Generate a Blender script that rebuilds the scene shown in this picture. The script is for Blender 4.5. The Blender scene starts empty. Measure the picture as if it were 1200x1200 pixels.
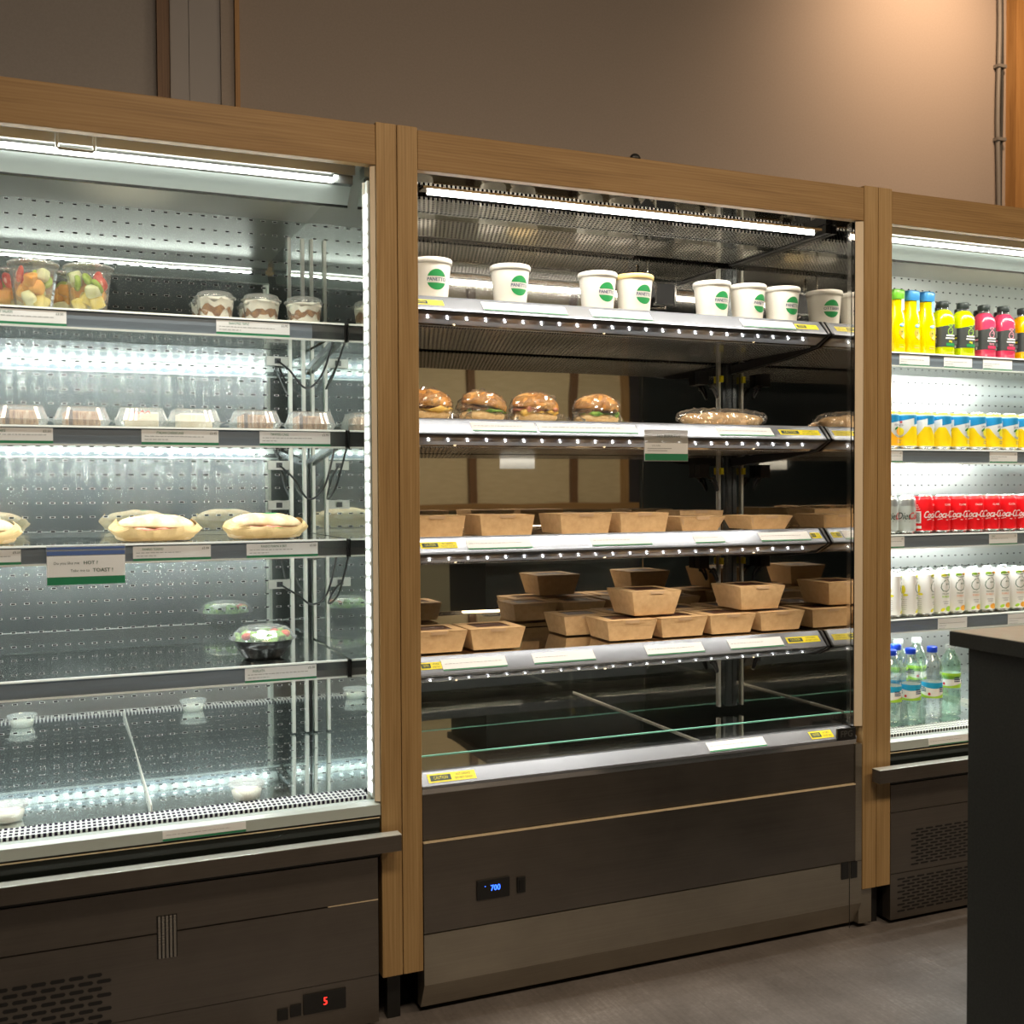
import bpy, math, random
from mathutils import Vector, noise, Matrix

SC = bpy.context.scene
COL = SC.collection
PI = math.pi

# ------------------------------------------------------------------ camera, world, light, exposure
def make_camera():
    yaw, pitch, roll = 0.3963, -0.0255, -0.0054
    fwd = Vector((math.sin(yaw) * math.cos(pitch), math.cos(yaw) * math.cos(pitch), math.sin(pitch)))
    r = Vector((math.cos(yaw), -math.sin(yaw), 0)); u = r.cross(fwd)
    r2 = r * math.cos(roll) + u * math.sin(roll); u2 = -r * math.sin(roll) + u * math.cos(roll)
    m = Matrix((r2, u2, -fwd)).transposed().to_4x4()
    m.translation = Vector((0, -2.2789, 1.18))
    cd = bpy.data.cameras.new('camera'); cd.sensor_width = 36; cd.sensor_fit = 'HORIZONTAL'
    cd.lens = 1267.83 / 1200 * 36
    cd.shift_y = (606.7 - 600) / 1200
    cd.clip_start = 0.02
    cd.dof.use_dof = True; cd.dof.focus_distance = 2.75; cd.dof.aperture_fstop = 4.5
    o = bpy.data.objects.new('camera', cd); COL.objects.link(o); o.matrix_world = m
    SC.camera = o
make_camera()

W = bpy.data.worlds.new('world'); SC.world = W; W.use_nodes = True
W.node_tree.nodes['Background'].inputs[0].default_value = (0.9, 0.75, 0.6, 1)
W.node_tree.nodes['Background'].inputs[1].default_value = 0.02

def area(name, loc, target, sx, sy, power, col):
    d = bpy.data.lights.new(name, 'AREA'); d.shape = 'RECTANGLE'; d.size = sx; d.size_y = sy; d.energy = power; d.color = col
    o = bpy.data.objects.new(name, d); COL.objects.link(o); o.location = loc
    o.rotation_euler = (Vector(target) - Vector(loc)).to_track_quat('-Z', 'Y').to_euler()
    return o
def spot(name, loc, target, power, col, deg, blend=0.6, rad=0.04):
    d = bpy.data.lights.new(name, 'SPOT'); d.energy = power; d.color = col; d.spot_size = math.radians(deg); d.spot_blend = blend
    d.shadow_soft_size = rad
    o = bpy.data.objects.new(name, d); COL.objects.link(o); o.location = loc
    o.rotation_euler = (Vector(target) - Vector(loc)).to_track_quat('-Z', 'Y').to_euler()
    return o
# unseen warm ceiling lights added as room fill, and a wall-washing spot above the drinks fridge
area('ceiling_fill_a', (0.6, -2.2, 3.3), (0.6, -1.6, 0), 1.6, 0.5, 46, (1.0, 0.80, 0.58))
area('ceiling_fill_b', (3.2, -2.2, 3.3), (3.2, -1.6, 0), 1.6, 0.5, 46, (1.0, 0.78, 0.54))
spot('wall_spot', (3.0, 0.25, 3.2), (3.0, 0.9, 2.8), 55, (1.0, 0.66, 0.40), 120, 1.0)
spot('far_wall_fill', (3.5, -3.0, 3.3), (3.5, -4.6, 1.2), 55, (1.0, 0.85, 0.6), 100, 0.9)  # added, unseen lamp that brightens the cream wall seen in the mirrors
LED = 460.0         # emission of the little shelf diodes
TUBE = 12.0        # emission of the canopy tubes
SC.view_settings.view_transform = 'Standard'
SC.view_settings.look = 'None'
SC.view_settings.exposure = 0.12
SC.view_settings.gamma = 1.0
SC.view_settings.use_curve_mapping = False
try:
    SC.cycles.use_denoising = True
    SC.cycles.max_bounces = 14; SC.cycles.glossy_bounces = 7; SC.cycles.diffuse_bounces = 4
    SC.cycles.transparent_max_bounces = 32; SC.cycles.transmission_bounces = 6
    SC.cycles.caustics_reflective = True
    SC.cycles.sample_clamp_indirect = 6.0
    SC.cycles.blur_glossy = 0.3
except Exception:
    pass

def strip_light(name, x0, x1, y, z, ty, tz, w, power, col):
    return area(name, ((x0 + x1) / 2, y, z), ((x0 + x1) / 2, ty, tz), x1 - x0, w, power, col)
# light strips of the cabinets: one under each canopy and one under each shelf nose
COOLC, HOTC = (1.0, 1.0, 0.88), (1.0, 0.94, 0.83)
for tag_, x0_, x1_, zs_ in (('chill', -0.68, 0.58, (1.572, 1.323, 1.068, 0.783)), ('drinks', 2.09, 3.33, (1.579, 1.295, 1.043, 0.793))):
    strip_light('canopy_light_' + tag_, x0_, x1_, 0.075, 1.876, 0.26, 1.0, 0.016, 3.6 if tag_ == 'chill' else 5.5, COOLC)

strip_light('canopy_light_hot', 0.80, 1.86, 0.092, 1.8545, 0.20, 1.2, 0.012, 3.8, HOTC)
for k_, z_ in enumerate((1.635, 1.350, 1.071, 0.789)): strip_light('shelf_light_hot_%d' % k_, 0.79, 1.88, 0.118, z_ - 0.056, 0.17, z_ - 0.35, 0.008, 1.6, HOTC)

# ------------------------------------------------------------------ materials
MATS = {}
def new_mat(name):
    m = bpy.data.materials.new(name); m.use_nodes = True
    nt = m.node_tree; nt.nodes.clear()
    out = nt.nodes.new('ShaderNodeOutputMaterial')
    MATS[name] = m
    return m, nt, out
def rgba(c): return (c[0], c[1], c[2], 1)
def srgb(r, g, b):
    f = lambda v: ((v / 255 + 0.055) / 1.055) ** 2.4 if v > 10 else v / 255 / 12.92
    return (f(r), f(g), f(b))
def P(name, col, rough=0.5, metal=0.0, emit=None, estr=0, spec=None, sss=0, coat=0):
    m, nt, out = new_mat(name)
    b = nt.nodes.new('ShaderNodeBsdfPrincipled')
    b.inputs['Base Color'].default_value = rgba(col); b.inputs['Roughness'].default_value = rough; b.inputs['Metallic'].default_value = metal
    if emit: b.inputs['Emission Color'].default_value = rgba(emit); b.inputs['Emission Strength'].default_value = estr
    if spec is not None: b.inputs['Specular IOR Level'].default_value = spec
    if sss: b.inputs['Subsurface Weight'].default_value = sss; b.inputs['Subsurface Radius'].default_value = (0.01, 0.006, 0.004)
    if coat: b.inputs['Coat Weight'].default_value = coat; b.inputs['Coat Roughness'].default_value = 0.08
    nt.links.new(b.outputs[0], out.inputs[0])
    return m
def math_node(nt, op, a, b=None, c=None):
    n = nt.nodes.new('ShaderNodeMath'); n.operation = op
    for i, v in enumerate((a, b, c)):
        if v is None: continue
        if hasattr(v, 'node'): nt.links.new(v, n.inputs[i])
        else: n.inputs[i].default_value = v
    return n.outputs[0]
def coords(nt, scale=(1, 1, 1), kind='Object', rot=(0, 0, 0)):
    t = nt.nodes.new('ShaderNodeTexCoord'); mp = nt.nodes.new('ShaderNodeMapping'); mp.inputs['Scale'].default_value = scale
    mp.inputs['Rotation'].default_value = rot
    nt.links.new(t.outputs[kind], mp.inputs[0]); return mp.outputs[0]
def noise_tex(nt, vec, scale, detail=4, rough=0.5, dist=0):
    n = nt.nodes.new('ShaderNodeTexNoise'); n.inputs['Scale'].default_value = scale; n.inputs['Detail'].default_value = detail
    n.inputs['Roughness'].default_value = rough; n.inputs['Distortion'].default_value = dist
    nt.links.new(vec, n.inputs['Vector']); return n.outputs['Fac']
def ramp(nt, fac, stops):
    r = nt.nodes.new('ShaderNodeValToRGB'); e = r.color_ramp.elements
    while len(e) < len(stops): e.new(0.5)
    for i, (p, c) in enumerate(stops): e[i].position = p; e[i].color = rgba(c)
    nt.links.new(fac, r.inputs[0]); return r.outputs[0]
def bump(nt, h, strength, dist=0.002):
    b = nt.nodes.new('ShaderNodeBump'); b.inputs['Strength'].default_value = strength; b.inputs['Distance'].default_value = dist
    nt.links.new(h, b.inputs['Height']); return b.outputs[0]
def wood(name, axis, c1, c2, c3, rough=0.5):
    m, nt, out = new_mat(name)
    sc = {'x': (0.9, 14, 14), 'z': (14, 14, 0.9), 'y': (14, 0.9, 14)}[axis]
    v = coords(nt, sc)
    n1 = noise_tex(nt, v, 2.2, 5, 0.55, 1.2)
    sc2 = {'x': (3, 160, 160), 'z': (160, 160, 3), 'y': (160, 3, 160)}[axis]
    n2 = noise_tex(nt, coords(nt, sc2), 1.0, 3, 0.6)
    wv = nt.nodes.new('ShaderNodeTexWave'); wv.wave_type = 'BANDS'; wv.bands_direction = {'x': 'Z', 'z': 'X', 'y': 'X'}[axis]
    wv.inputs['Scale'].default_value = 22; wv.inputs['Distortion'].default_value = 7; wv.inputs['Detail'].default_value = 3; wv.inputs['Detail Scale'].default_value = 0.7
    nt.links.new(coords(nt, {'x': (0.25, 1, 2.2), 'z': (2.2, 2.2, 0.25), 'y': (2, .25, 2)}[axis]), wv.inputs['Vector'])
    f = math_node(nt, 'ADD', math_node(nt, 'MULTIPLY', n1, 0.52), math_node(nt, 'MULTIPLY', wv.outputs['Fac'], 0.10))
    f = math_node(nt, 'ADD', f, math_node(nt, 'MULTIPLY', n2, 0.40))
    c = ramp(nt, f, [(0.28, c1), (0.52, c2), (0.78, c3)])
    b = nt.nodes.new('ShaderNodeBsdfPrincipled'); nt.links.new(c, b.inputs['Base Color']); b.inputs['Roughness'].default_value = rough
    b.inputs['Specular IOR Level'].default_value = 0.35
    nt.links.new(bump(nt, n2, 0.15), b.inputs['Normal'])
    nt.links.new(b.outputs[0], out.inputs[0]); return m
def slot_mask(nt, axes, px, py, wx, wy, stagger=0.0, off=(0, 0)):
    """1 inside a punched slot of a regular pattern laid over object axes"""
    t = nt.nodes.new('ShaderNodeTexCoord'); s = nt.nodes.new('ShaderNodeSeparateXYZ'); nt.links.new(t.outputs['Object'], s.inputs[0])
    a = math_node(nt, 'DIVIDE', math_node(nt, 'ADD', s.outputs[axes[0]], 50 * px + off[0]), px)
    b = math_node(nt, 'DIVIDE', math_node(nt, 'ADD', s.outputs[axes[1]], 50 * py + off[1]), py)
    if stagger:
        row = math_node(nt, 'FLOOR', b)
        a = math_node(nt, 'ADD', a, math_node(nt, 'MULTIPLY', math_node(nt, 'MODULO', row, 2), stagger))
    fa = math_node(nt, 'ABSOLUTE', math_node(nt, 'SUBTRACT', math_node(nt, 'FRACT', a), 0.5))
    fb = math_node(nt, 'ABSOLUTE', math_node(nt, 'SUBTRACT', math_node(nt, 'FRACT', b), 0.5))
    def box(k): return math_node(nt, 'MULTIPLY', math_node(nt, 'LESS_THAN', fa, wx * k / px / 2), math_node(nt, 'LESS_THAN', fb, wy * k / py / 2))
    return box
def steel_panel(name, col, rough, axes=None, pat=None, aniso=0.0, tan=(0, 0, 1), mirror=0.5, wob=0.0, metal_rough2=0.02, holecol=(0.004, 0.004, 0.004)):
    """polished steel: a sharp mirror lobe mixed with a brushed lobe, optional punched pattern"""
    m, nt, out = new_mat(name)
    g1 = nt.nodes.new('ShaderNodeBsdfPrincipled'); g1.inputs['Metallic'].default_value = 1; g1.inputs['Base Color'].default_value = rgba(col)
    g1.inputs['Roughness'].default_value = metal_rough2
    g2 = nt.nodes.new('ShaderNodeBsdfPrincipled'); g2.inputs['Metallic'].default_value = 1; g2.inputs['Base Color'].default_value = rgba(col)
    g2.inputs['Roughness'].default_value = rough; g2.inputs['Anisotropic'].default_value = aniso
    cx = nt.nodes.new('ShaderNodeCombineXYZ'); 
    for i_ in range(3): cx.inputs[i_].default_value = tan[i_]
    if aniso: nt.links.new(cx.outputs[0], g2.inputs['Tangent'])
    if wob:
        bn = bump(nt, noise_tex(nt, coords(nt, (2.0, 2.0, 3.5)), 1.6, 1, 0.3), wob, 0.01)
        nt.links.new(bn, g1.inputs['Normal']); nt.links.new(bn, g2.inputs['Normal'])
    mx = nt.nodes.new('ShaderNodeMixShader'); mx.inputs[0].default_value = mirror
    nt.links.new(g2.outputs[0], mx.inputs[1]); nt.links.new(g1.outputs[0], mx.inputs[2])
    res = mx.outputs[0]
    if pat:
        box = slot_mask(nt, axes, *pat)
        rim = nt.nodes.new('ShaderNodeBsdfPrincipled'); rim.inputs['Base Color'].default_value = (0.75, 0.77, 0.75, 1); rim.inputs['Roughness'].default_value = 0.35; rim.inputs['Metallic'].default_value = 0.5
        hole = nt.nodes.new('ShaderNodeBsdfDiffuse'); hole.inputs[0].default_value = rgba(holecol)
        a = nt.nodes.new('ShaderNodeMixShader'); nt.links.new(box(1.25), a.inputs[0]); nt.links.new(res, a.inputs[1]); nt.links.new(rim.outputs[0], a.inputs[2])
        b = nt.nodes.new('ShaderNodeMixShader'); nt.links.new(box(1.0), b.inputs[0]); nt.links.new(a.outputs[0], b.inputs[1]); nt.links.new(hole.outputs[0], b.inputs[2])
        res = b.outputs[0]
    nt.links.new(res, out.inputs[0]); return m
def clear(name, tint=(0.97, 0.985, 0.98), gloss=0.12, rough=0.04, milk=0.0):
    """thin clear plastic: mostly see-through, shiny at grazing angles, a little milky"""
    m, nt, out = new_mat(name)
    t = nt.nodes.new('ShaderNodeBsdfTransparent'); t.inputs[0].default_value = rgba(tint)
    g = nt.nodes.new('ShaderNodeBsdfGlossy'); g.inputs['Roughness'].default_value = rough
    lw = nt.nodes.new('ShaderNodeLayerWeight'); lw.inputs[0].default_value = 0.35
    f = math_node(nt, 'MULTIPLY_ADD', lw.outputs['Facing'], 0.55, gloss)
    mx = nt.nodes.new('ShaderNodeMixShader'); nt.links.new(f, mx.inputs[0]); nt.links.new(t.outputs[0], mx.inputs[1]); nt.links.new(g.outputs[0], mx.inputs[2])
    res = mx.outputs[0]
    if milk:
        d = nt.nodes.new('ShaderNodeBsdfDiffuse'); d.inputs[0].default_value = (0.9, 0.92, 0.9, 1)
        m2 = nt.nodes.new('ShaderNodeMixShader'); m2.inputs[0].default_value = milk
        nt.links.new(res, m2.inputs[1]); nt.links.new(d.outputs[0], m2.inputs[2]); res = m2.outputs[0]
    nt.links.new(res, out.inputs[0]); return m
def speckle(name, c1, c2, scale, rough=0.6, c3=None, bstr=0.2, detail=5, spec=0.4, sss=0, stretch=(1, 1, 1), metal=0):
    m, nt, out = new_mat(name)
    n = noise_tex(nt, coords(nt, stretch), scale, detail, 0.6)
    st = [(0.35, c1), (0.65, c2)] if c3 is None else [(0.3, c1), (0.5, c2), (0.72, c3)]
    b = nt.nodes.new('ShaderNodeBsdfPrincipled'); nt.links.new(ramp(nt, n, st), b.inputs['Base Color'])
    b.inputs['Roughness'].default_value = rough; b.inputs['Specular IOR Level'].default_value = spec; b.inputs['Metallic'].default_value = metal
    if sss: b.inputs['Subsurface Weight'].default_value = sss; b.inputs['Subsurface Radius'].default_value = (0.01, 0.006, 0.004)
    if bstr: nt.links.new(bump(nt, n, bstr), b.inputs['Normal'])
    nt.links.new(b.outputs[0], out.inputs[0]); return m
def emit(name, col, s):
    m, nt, out = new_mat(name); e = nt.nodes.new('ShaderNodeEmission'); e.inputs[0].default_value = rgba(col); e.inputs[1].default_value = s
    nt.links.new(e.outputs[0], out.inputs[0]); return m

WOODZ = wood('pine_upright', 'z', (0.28, 0.17, 0.068), (0.41, 0.262, 0.113), (0.52, 0.36, 0.175))
WOODX = wood('pine_crosswise', 'x', (0.22, 0.125, 0.048), (0.33, 0.20, 0.08), (0.42, 0.27, 0.12))
LITWOOD = P('lit_wood_return', (0.80, 0.66, 0.48), 0.45)  # pale colour stands in for cabinet light on the posts' inner returns
WOODD = wood('dark_timber', 'z', (0.10, 0.05, 0.025), (0.17, 0.09, 0.045), (0.22, 0.12, 0.06))
WOODR = wood('amber_timber', 'z', (0.20, 0.095, 0.03), (0.36, 0.19, 0.065), (0.45, 0.26, 0.1))
COOL_BACK = steel_panel('punched_steel_back', (0.62, 0.68, 0.67), 0.22, (0, 2), (0.031, 0.0355, 0.0098, 0.0034), aniso=0.985, mirror=0.74, wob=0.04)
COOL_BACK_R = steel_panel('bright_punched_steel_back', (0.82, 0.85, 0.82), 0.36, (0, 2), (0.031, 0.0355, 0.0085, 0.0042), mirror=0.25, metal_rough2=0.08, wob=0.04)
COOL_DECK = steel_panel('punched_steel_deck', (0.74, 0.79, 0.80), 0.13, (0, 1), (0.031, 0.075, 0.009, 0.006), mirror=0.68, wob=0.04)
COOL_SIDE = steel_panel('polished_steel_side', (0.80, 0.83, 0.80), 0.08, mirror=0.85, metal_rough2=0.004)
SHELF_STEEL = steel_panel('shelf_steel', (0.74, 0.76, 0.74), 0.2, mirror=0.5, metal_rough2=0.03)
HOT_BACK = steel_panel('mirror_steel', (0.66, 0.64, 0.60), 0.12, mirror=0.9, metal_rough2=0.006, wob=0.035)
HOT_SIDE = steel_panel('mirror_steel_side', (0.66, 0.64, 0.60), 0.1, mirror=0.92, metal_rough2=0.004)
PERF = steel_panel('perforated_steel', (0.86, 0.83, 0.78), 0.25, (0, 1), (0.0115, 0.018, 0.0060, 0.0100, 0.5), mirror=0.45, metal_rough2=0.06)
PERF_EDGE = steel_panel('perforated_lip', (0.72, 0.70, 0.66), 0.2, (0, 2), (0.007, 0.011, 0.0042, 0.0052, 0.5), mirror=0.3, metal_rough2=0.1)
GRILLE = steel_panel('square_hole_grille', (0.9, 0.9, 0.88), 0.45, (0, 1), (0.0103, 0.0205, 0.0062, 0.0135), mirror=0.0, holecol=(0.02, 0.015, 0.03))
GRILLE_R = steel_panel('round_hole_grille', (0.9, 0.88, 0.82), 0.45, (0, 1), (0.0103, 0.0205, 0.0052, 0.0115, 0.5), mirror=0.0)
def brushed(name, c1, c2, rough):
    m, nt, out = new_mat(name)
    n = noise_tex(nt, coords(nt, (2, 2, 260)), 1.0, 4, 0.6); n2 = noise_tex(nt, coords(nt, (3, 3, 5)), 1.3, 5, 0.6)
    f = math_node(nt, 'ADD', math_node(nt, 'MULTIPLY', n, 0.35), math_node(nt, 'MULTIPLY', n2, 0.65))
    b = nt.nodes.new('ShaderNodeBsdfPrincipled'); nt.links.new(ramp(nt, f, [(0.3, c1), (0.7, c2)]), b.inputs['Base Color'])
    b.inputs['Metallic'].default_value = 0.85
    nt.links.new(math_node(nt, 'MULTIPLY_ADD', f, 0.25, rough - 0.12), b.inputs['Roughness'])
    nt.links.new(bump(nt, n, 0.05), b.inputs['Normal'])
    nt.links.new(b.outputs[0], out.inputs[0]); return m
BASE = brushed('brushed_base_steel', (0.15, 0.134, 0.118), (0.225, 0.202, 0.178), 0.34)
BASE_MID = brushed('brushed_kick_steel', (0.32, 0.29, 0.24), (0.46, 0.42, 0.35), 0.42)  # lighter tone puts the floor's reflection into the kick panel colour
BARLIT = P('lit_bar_top', (0.72, 0.74, 0.68), 0.3, 0.6)  # pale tone carries the interior light falling on the bar's top face
BARM = brushed('satin_bar_steel', (0.36, 0.34, 0.31), (0.48, 0.46, 0.42), 0.26)
CABLEG = P('cable_grey', (0.17, 0.16, 0.15), 0.5)
CHROME = P('polished_chrome', (0.78, 0.77, 0.74), 0.12, 1)
GOLDLINE = P('glint_gold', (0.90, 0.74, 0.50), 0.35, 0.2)  # pale gold puts light caught along the steel seams into the colour
SATIN = P('satin_steel', (0.55, 0.55, 0.53), 0.35, 1)
UPR = P('upright_steel', (0.74, 0.73, 0.66), 0.4, 0.6)
WHITE_METAL = P('pale_enamel', (0.78, 0.84, 0.82), 0.35)
DEFL = P('grey_green_deflector', (0.40, 0.45, 0.43), 0.35)
FRONTR = P('glassy_grey_rail', (0.42, 0.47, 0.45), 0.14)
RAILGREY = P('grey_price_rail', (0.175, 0.215, 0.260), 0.4)
RAILLIP = P('pale_rail_lip', (0.72, 0.76, 0.74), 0.3)
RAILDARK = P('end_cap_steel', (0.25, 0.27, 0.28), 0.25, 0.9)
HOTRAIL = P('silver_ticket_rail', (0.28, 0.30, 0.34), 0.25, 0.5)
BLACK = P('black_plastic', (0.012, 0.012, 0.012), 0.4)
BLACKG = P('gloss_black_panel', (0.012, 0.016, 0.014), 0.08)
BLACKM = P('black_metal', (0.02, 0.019, 0.018), 0.35, 0.4)
RUBBER = P('dark_rubber', (0.02, 0.02, 0.02), 0.7)
LEDC = emit('cool_led', (0.96, 1.0, 0.96), LED)
LEDH = emit('white_led', (1.0, 0.97, 0.93), LED * 0.16)
TUBEC = emit('cool_tube', (0.98, 1.0, 0.92), TUBE)
TUBEH = emit('warm_white_tube', (1.0, 0.95, 0.86), TUBE * 1.6)
LEDV = emit('led_column', (0.93, 0.98, 1.0), 5)
PAPERW = P('white_card', (0.86, 0.88, 0.90), 0.5)
GREEN = P('ticket_green', (0.02, 0.22, 0.10), 0.5)
INK = P('dark_ink', (0.03, 0.06, 0.05), 0.6)
INKG = P('grey_ink', (0.30, 0.32, 0.34), 0.6)
INKGREEN = P('green_ink', (0.05, 0.20, 0.13), 0.6)
BLUEBAND = P('blue_band', (0.10, 0.17, 0.42), 0.4)
YELLOW = P('caution_yellow', (0.90, 0.78, 0.02), 0.5)
KRAFT = speckle('kraft_card', (0.53, 0.335, 0.16), (0.62, 0.41, 0.21), 60, 0.65, bstr=0.05)
KRAFTIN = P('kraft_flap', (0.50, 0.33, 0.19), 0.7)
WINDOW = clear('box_window', (0.55, 0.5, 0.45), 0.3, 0.08)
WINDARK = speckle('food_under_window', (0.025, 0.010, 0.006), (0.11, 0.035, 0.02), 60, 0.35)
CUPW = P('white_paper_cup', (0.80, 0.79, 0.74), 0.5)
LIDW = P('white_cup_lid', (0.84, 0.83, 0.79), 0.35)
LIDY = P('cream_yellow_lid', (0.80, 0.60, 0.25), 0.4)
LOGOG = P('logo_green', (0.01, 0.24, 0.06), 0.5)
CLEAR = clear('clear_plastic', gloss=0.16, milk=0.09)
CLAM = clear('ribbed_clear_plastic', gloss=0.16, milk=0.17, rough=0.1)
CELLO = clear('cellophane', gloss=0.16, rough=0.10, milk=0.03)
TAIL = clear('crinkled_cellophane', gloss=0.34, rough=0.12, milk=0.06)
GLASS = clear('clear_glass', (0.96, 0.985, 0.975), 0.05, 0.0)
GLASSEDGE = P('green_glass_edge', (0.25, 0.62, 0.52), 0.15, 0, (0.2, 0.6, 0.5), 0.0)
BUN = speckle('glazed_bun', (0.50, 0.19, 0.04), (0.68, 0.33, 0.09), 22, 0.28, c3=(0.80, 0.50, 0.2), bstr=0.05, spec=0.5)
BUNIN = speckle('bun_crumb', (0.72, 0.48, 0.22), (0.84, 0.64, 0.36), 90, 0.8)
FILL = speckle('burger_filling', (0.10, 0.045, 0.02), (0.28, 0.13, 0.05), 120, 0.5)
CHEESE = P('melted_cheese', (0.85, 0.55, 0.12), 0.4)
LETTUCE = speckle('lettuce', (0.08, 0.22, 0.03), (0.32, 0.50, 0.10), 60, 0.5)
BREAD = speckle('baguette_crust', (0.50, 0.28, 0.10), (0.66, 0.42, 0.2), 30, 0.55, c3=(0.76, 0.6, 0.4), bstr=0.3)
CIAB = speckle('floured_roll', (0.54, 0.33, 0.14), (0.70, 0.52, 0.30), 26, 0.7, c3=(0.80, 0.68, 0.48), bstr=0.2)
PAPER = speckle('deli_paper', (0.52, 0.36, 0.16), (0.64, 0.47, 0.24), 20, 0.6, bstr=0.2)
TOMATO = P('tomato_red', (0.60, 0.06, 0.03), 0.35)
HAM = speckle('ham_pink', (0.55, 0.18, 0.12), (0.72, 0.36, 0.26), 90, 0.5)
CREAM = speckle('whipped_cream', (0.86, 0.80, 0.68), (0.92, 0.88, 0.78), 30, 0.6, bstr=0.3, sss=0.1)
CARAMEL = speckle('caramel_sponge', (0.16, 0.055, 0.012), (0.42, 0.19, 0.045), 60, 0.5)
CAKEB = speckle('chocolate_cake', (0.16, 0.06, 0.025), (0.42, 0.22, 0.10), 45, 0.7, c3=(0.75, 0.6, 0.45), stretch=(3, 3, 0.4))
CAKEC = speckle('pale_cheesecake', (0.80, 0.66, 0.48), (0.90, 0.80, 0.64), 25, 0.6)
CAKED = P('dark_chocolate', (0.07, 0.02, 0.012), 0.5)
REDPEN = P('red_marker', (0.65, 0.03, 0.04), 0.5)
STRAW = speckle('strawberry', (0.62, 0.03, 0.02), (0.80, 0.14, 0.08), 120, 0.35)
STRAWIN = P('strawberry_flesh', (0.88, 0.45, 0.35), 0.4)
KIWI = speckle('kiwi_flesh', (0.30, 0.48, 0.03), (0.50, 0.62, 0.10), 70, 0.4)
MELON = speckle('orange_melon', (0.85, 0.35, 0.05), (0.92, 0.50, 0.12), 30, 0.4)
PINE = speckle('pineapple', (0.86, 0.66, 0.12), (0.92, 0.80, 0.35), 40, 0.4)
MELONW = speckle('white_melon', (0.80, 0.80, 0.40), (0.88, 0.86, 0.60), 30, 0.4)
BOWLB = P('black_bowl', (0.012, 0.012, 0.012), 0.22)
MOZZ = P('white_cheese', (0.88, 0.86, 0.80), 0.5)
RINGS = P('socket_grey', (0.35, 0.35, 0.31), 0.4, 0.6)
ALU = P('can_aluminium', (0.78, 0.79, 0.78), 0.22, 1)
SILVER = P('silver_can', (0.62, 0.65, 0.65), 0.28, 0.8)
SILVERD = P('silver_can_panel', (0.55, 0.60, 0.58), 0.4, 0.3)
COKER = P('cola_red', (0.72, 0.01, 0.015), 0.25)
WHITEP = P('print_white', (0.88, 0.88, 0.86), 0.45)
CANY = P('can_yellow', (0.90, 0.66, 0.01), 0.28)
CANO = P('can_orange', (0.90, 0.42, 0.02), 0.28)
CANB = P('can_blue', (0.02, 0.26, 0.55), 0.3)
CANBL = P('can_light_blue', (0.30, 0.60, 0.82), 0.3)
CANWH = P('can_pearl', (0.78, 0.82, 0.83), 0.3, 0.2)
FRUITY = P('print_lemon', (0.85, 0.78, 0.03), 0.45)
FRUITO = P('print_orange', (0.88, 0.40, 0.04), 0.45)
LEAF = P('print_leaf', (0.03, 0.22, 0.03), 0.45)
LIME = P('print_lime', (0.38, 0.66, 0.04), 0.45)
DKGREEN = P('print_dark_green', (0.01, 0.10, 0.05), 0.45)
STAR = P('print_star_red', (0.65, 0.03, 0.05), 0.45)
NAVY = P('print_navy', (0.01, 0.02, 0.12), 0.45)
SALMON = P('print_salmon', (0.85, 0.48, 0.32), 0.45)
OJY = P('orange_juice', (0.95, 0.68, 0.0), 0.12, coat=0.6)
OJCAPB = P('blue_cap', (0.08, 0.38, 0.80), 0.3)
OJCAPG = P('green_cap', (0.25, 0.68, 0.06), 0.3)
JG = P('green_smoothie', (0.62, 0.70, 0.0), 0.12, coat=0.6)
JP = P('berry_smoothie', (0.70, 0.05, 0.12), 0.12, coat=0.6)
JO = P('mango_smoothie', (0.95, 0.48, 0.0), 0.12, coat=0.6)
LABELK = P('charcoal_label', (0.045, 0.05, 0.05), 0.45)
CAPK = P('black_cap', (0.03, 0.04, 0.038), 0.35)
CAPBLUE = P('royal_blue_cap', (0.01, 0.06, 0.62), 0.35)
WATER = clear('water_bottle_plastic', (0.93, 0.97, 0.96), 0.18, 0.05, milk=0.03)
WATERG = clear('green_bottle_plastic', (0.74, 0.90, 0.80), 0.16, 0.05, milk=0.02)
LBLUE = P('label_blue', (0.02, 0.36, 0.62), 0.4)
PINKP = P('print_pink', (0.85, 0.32, 0.42), 0.45)
ORP = P('print_peach', (0.92, 0.60, 0.30), 0.45)
REDLED = emit('red_digit', (1.0, 0.03, 0.02), 2.2)
BLUELED = emit('blue_digit', (0.03, 0.12, 1.0), 4.0)
WALLP = speckle('taupe_paint', (0.30, 0.255, 0.225), (0.325, 0.275, 0.245), 160, 0.75, bstr=0.06)
WALLG = speckle('grey_paint', (0.28, 0.255, 0.245), (0.30, 0.275, 0.265), 160, 0.75, bstr=0.06)
CREAMW = speckle('cream_boards', (0.62, 0.56, 0.38), (0.70, 0.63, 0.44), 8, 0.6, stretch=(1, 1, 6))
COLUMN = P('grey_column', (0.27, 0.25, 0.25), 0.5)
NAVYW = P('navy_wall', (0.02, 0.025, 0.04), 0.5)
TEALW = P('dark_teal_wall', (0.045, 0.07, 0.08), 0.6)
CEIL = P('dark_ceiling', (0.10, 0.09, 0.08), 0.8)
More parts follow.
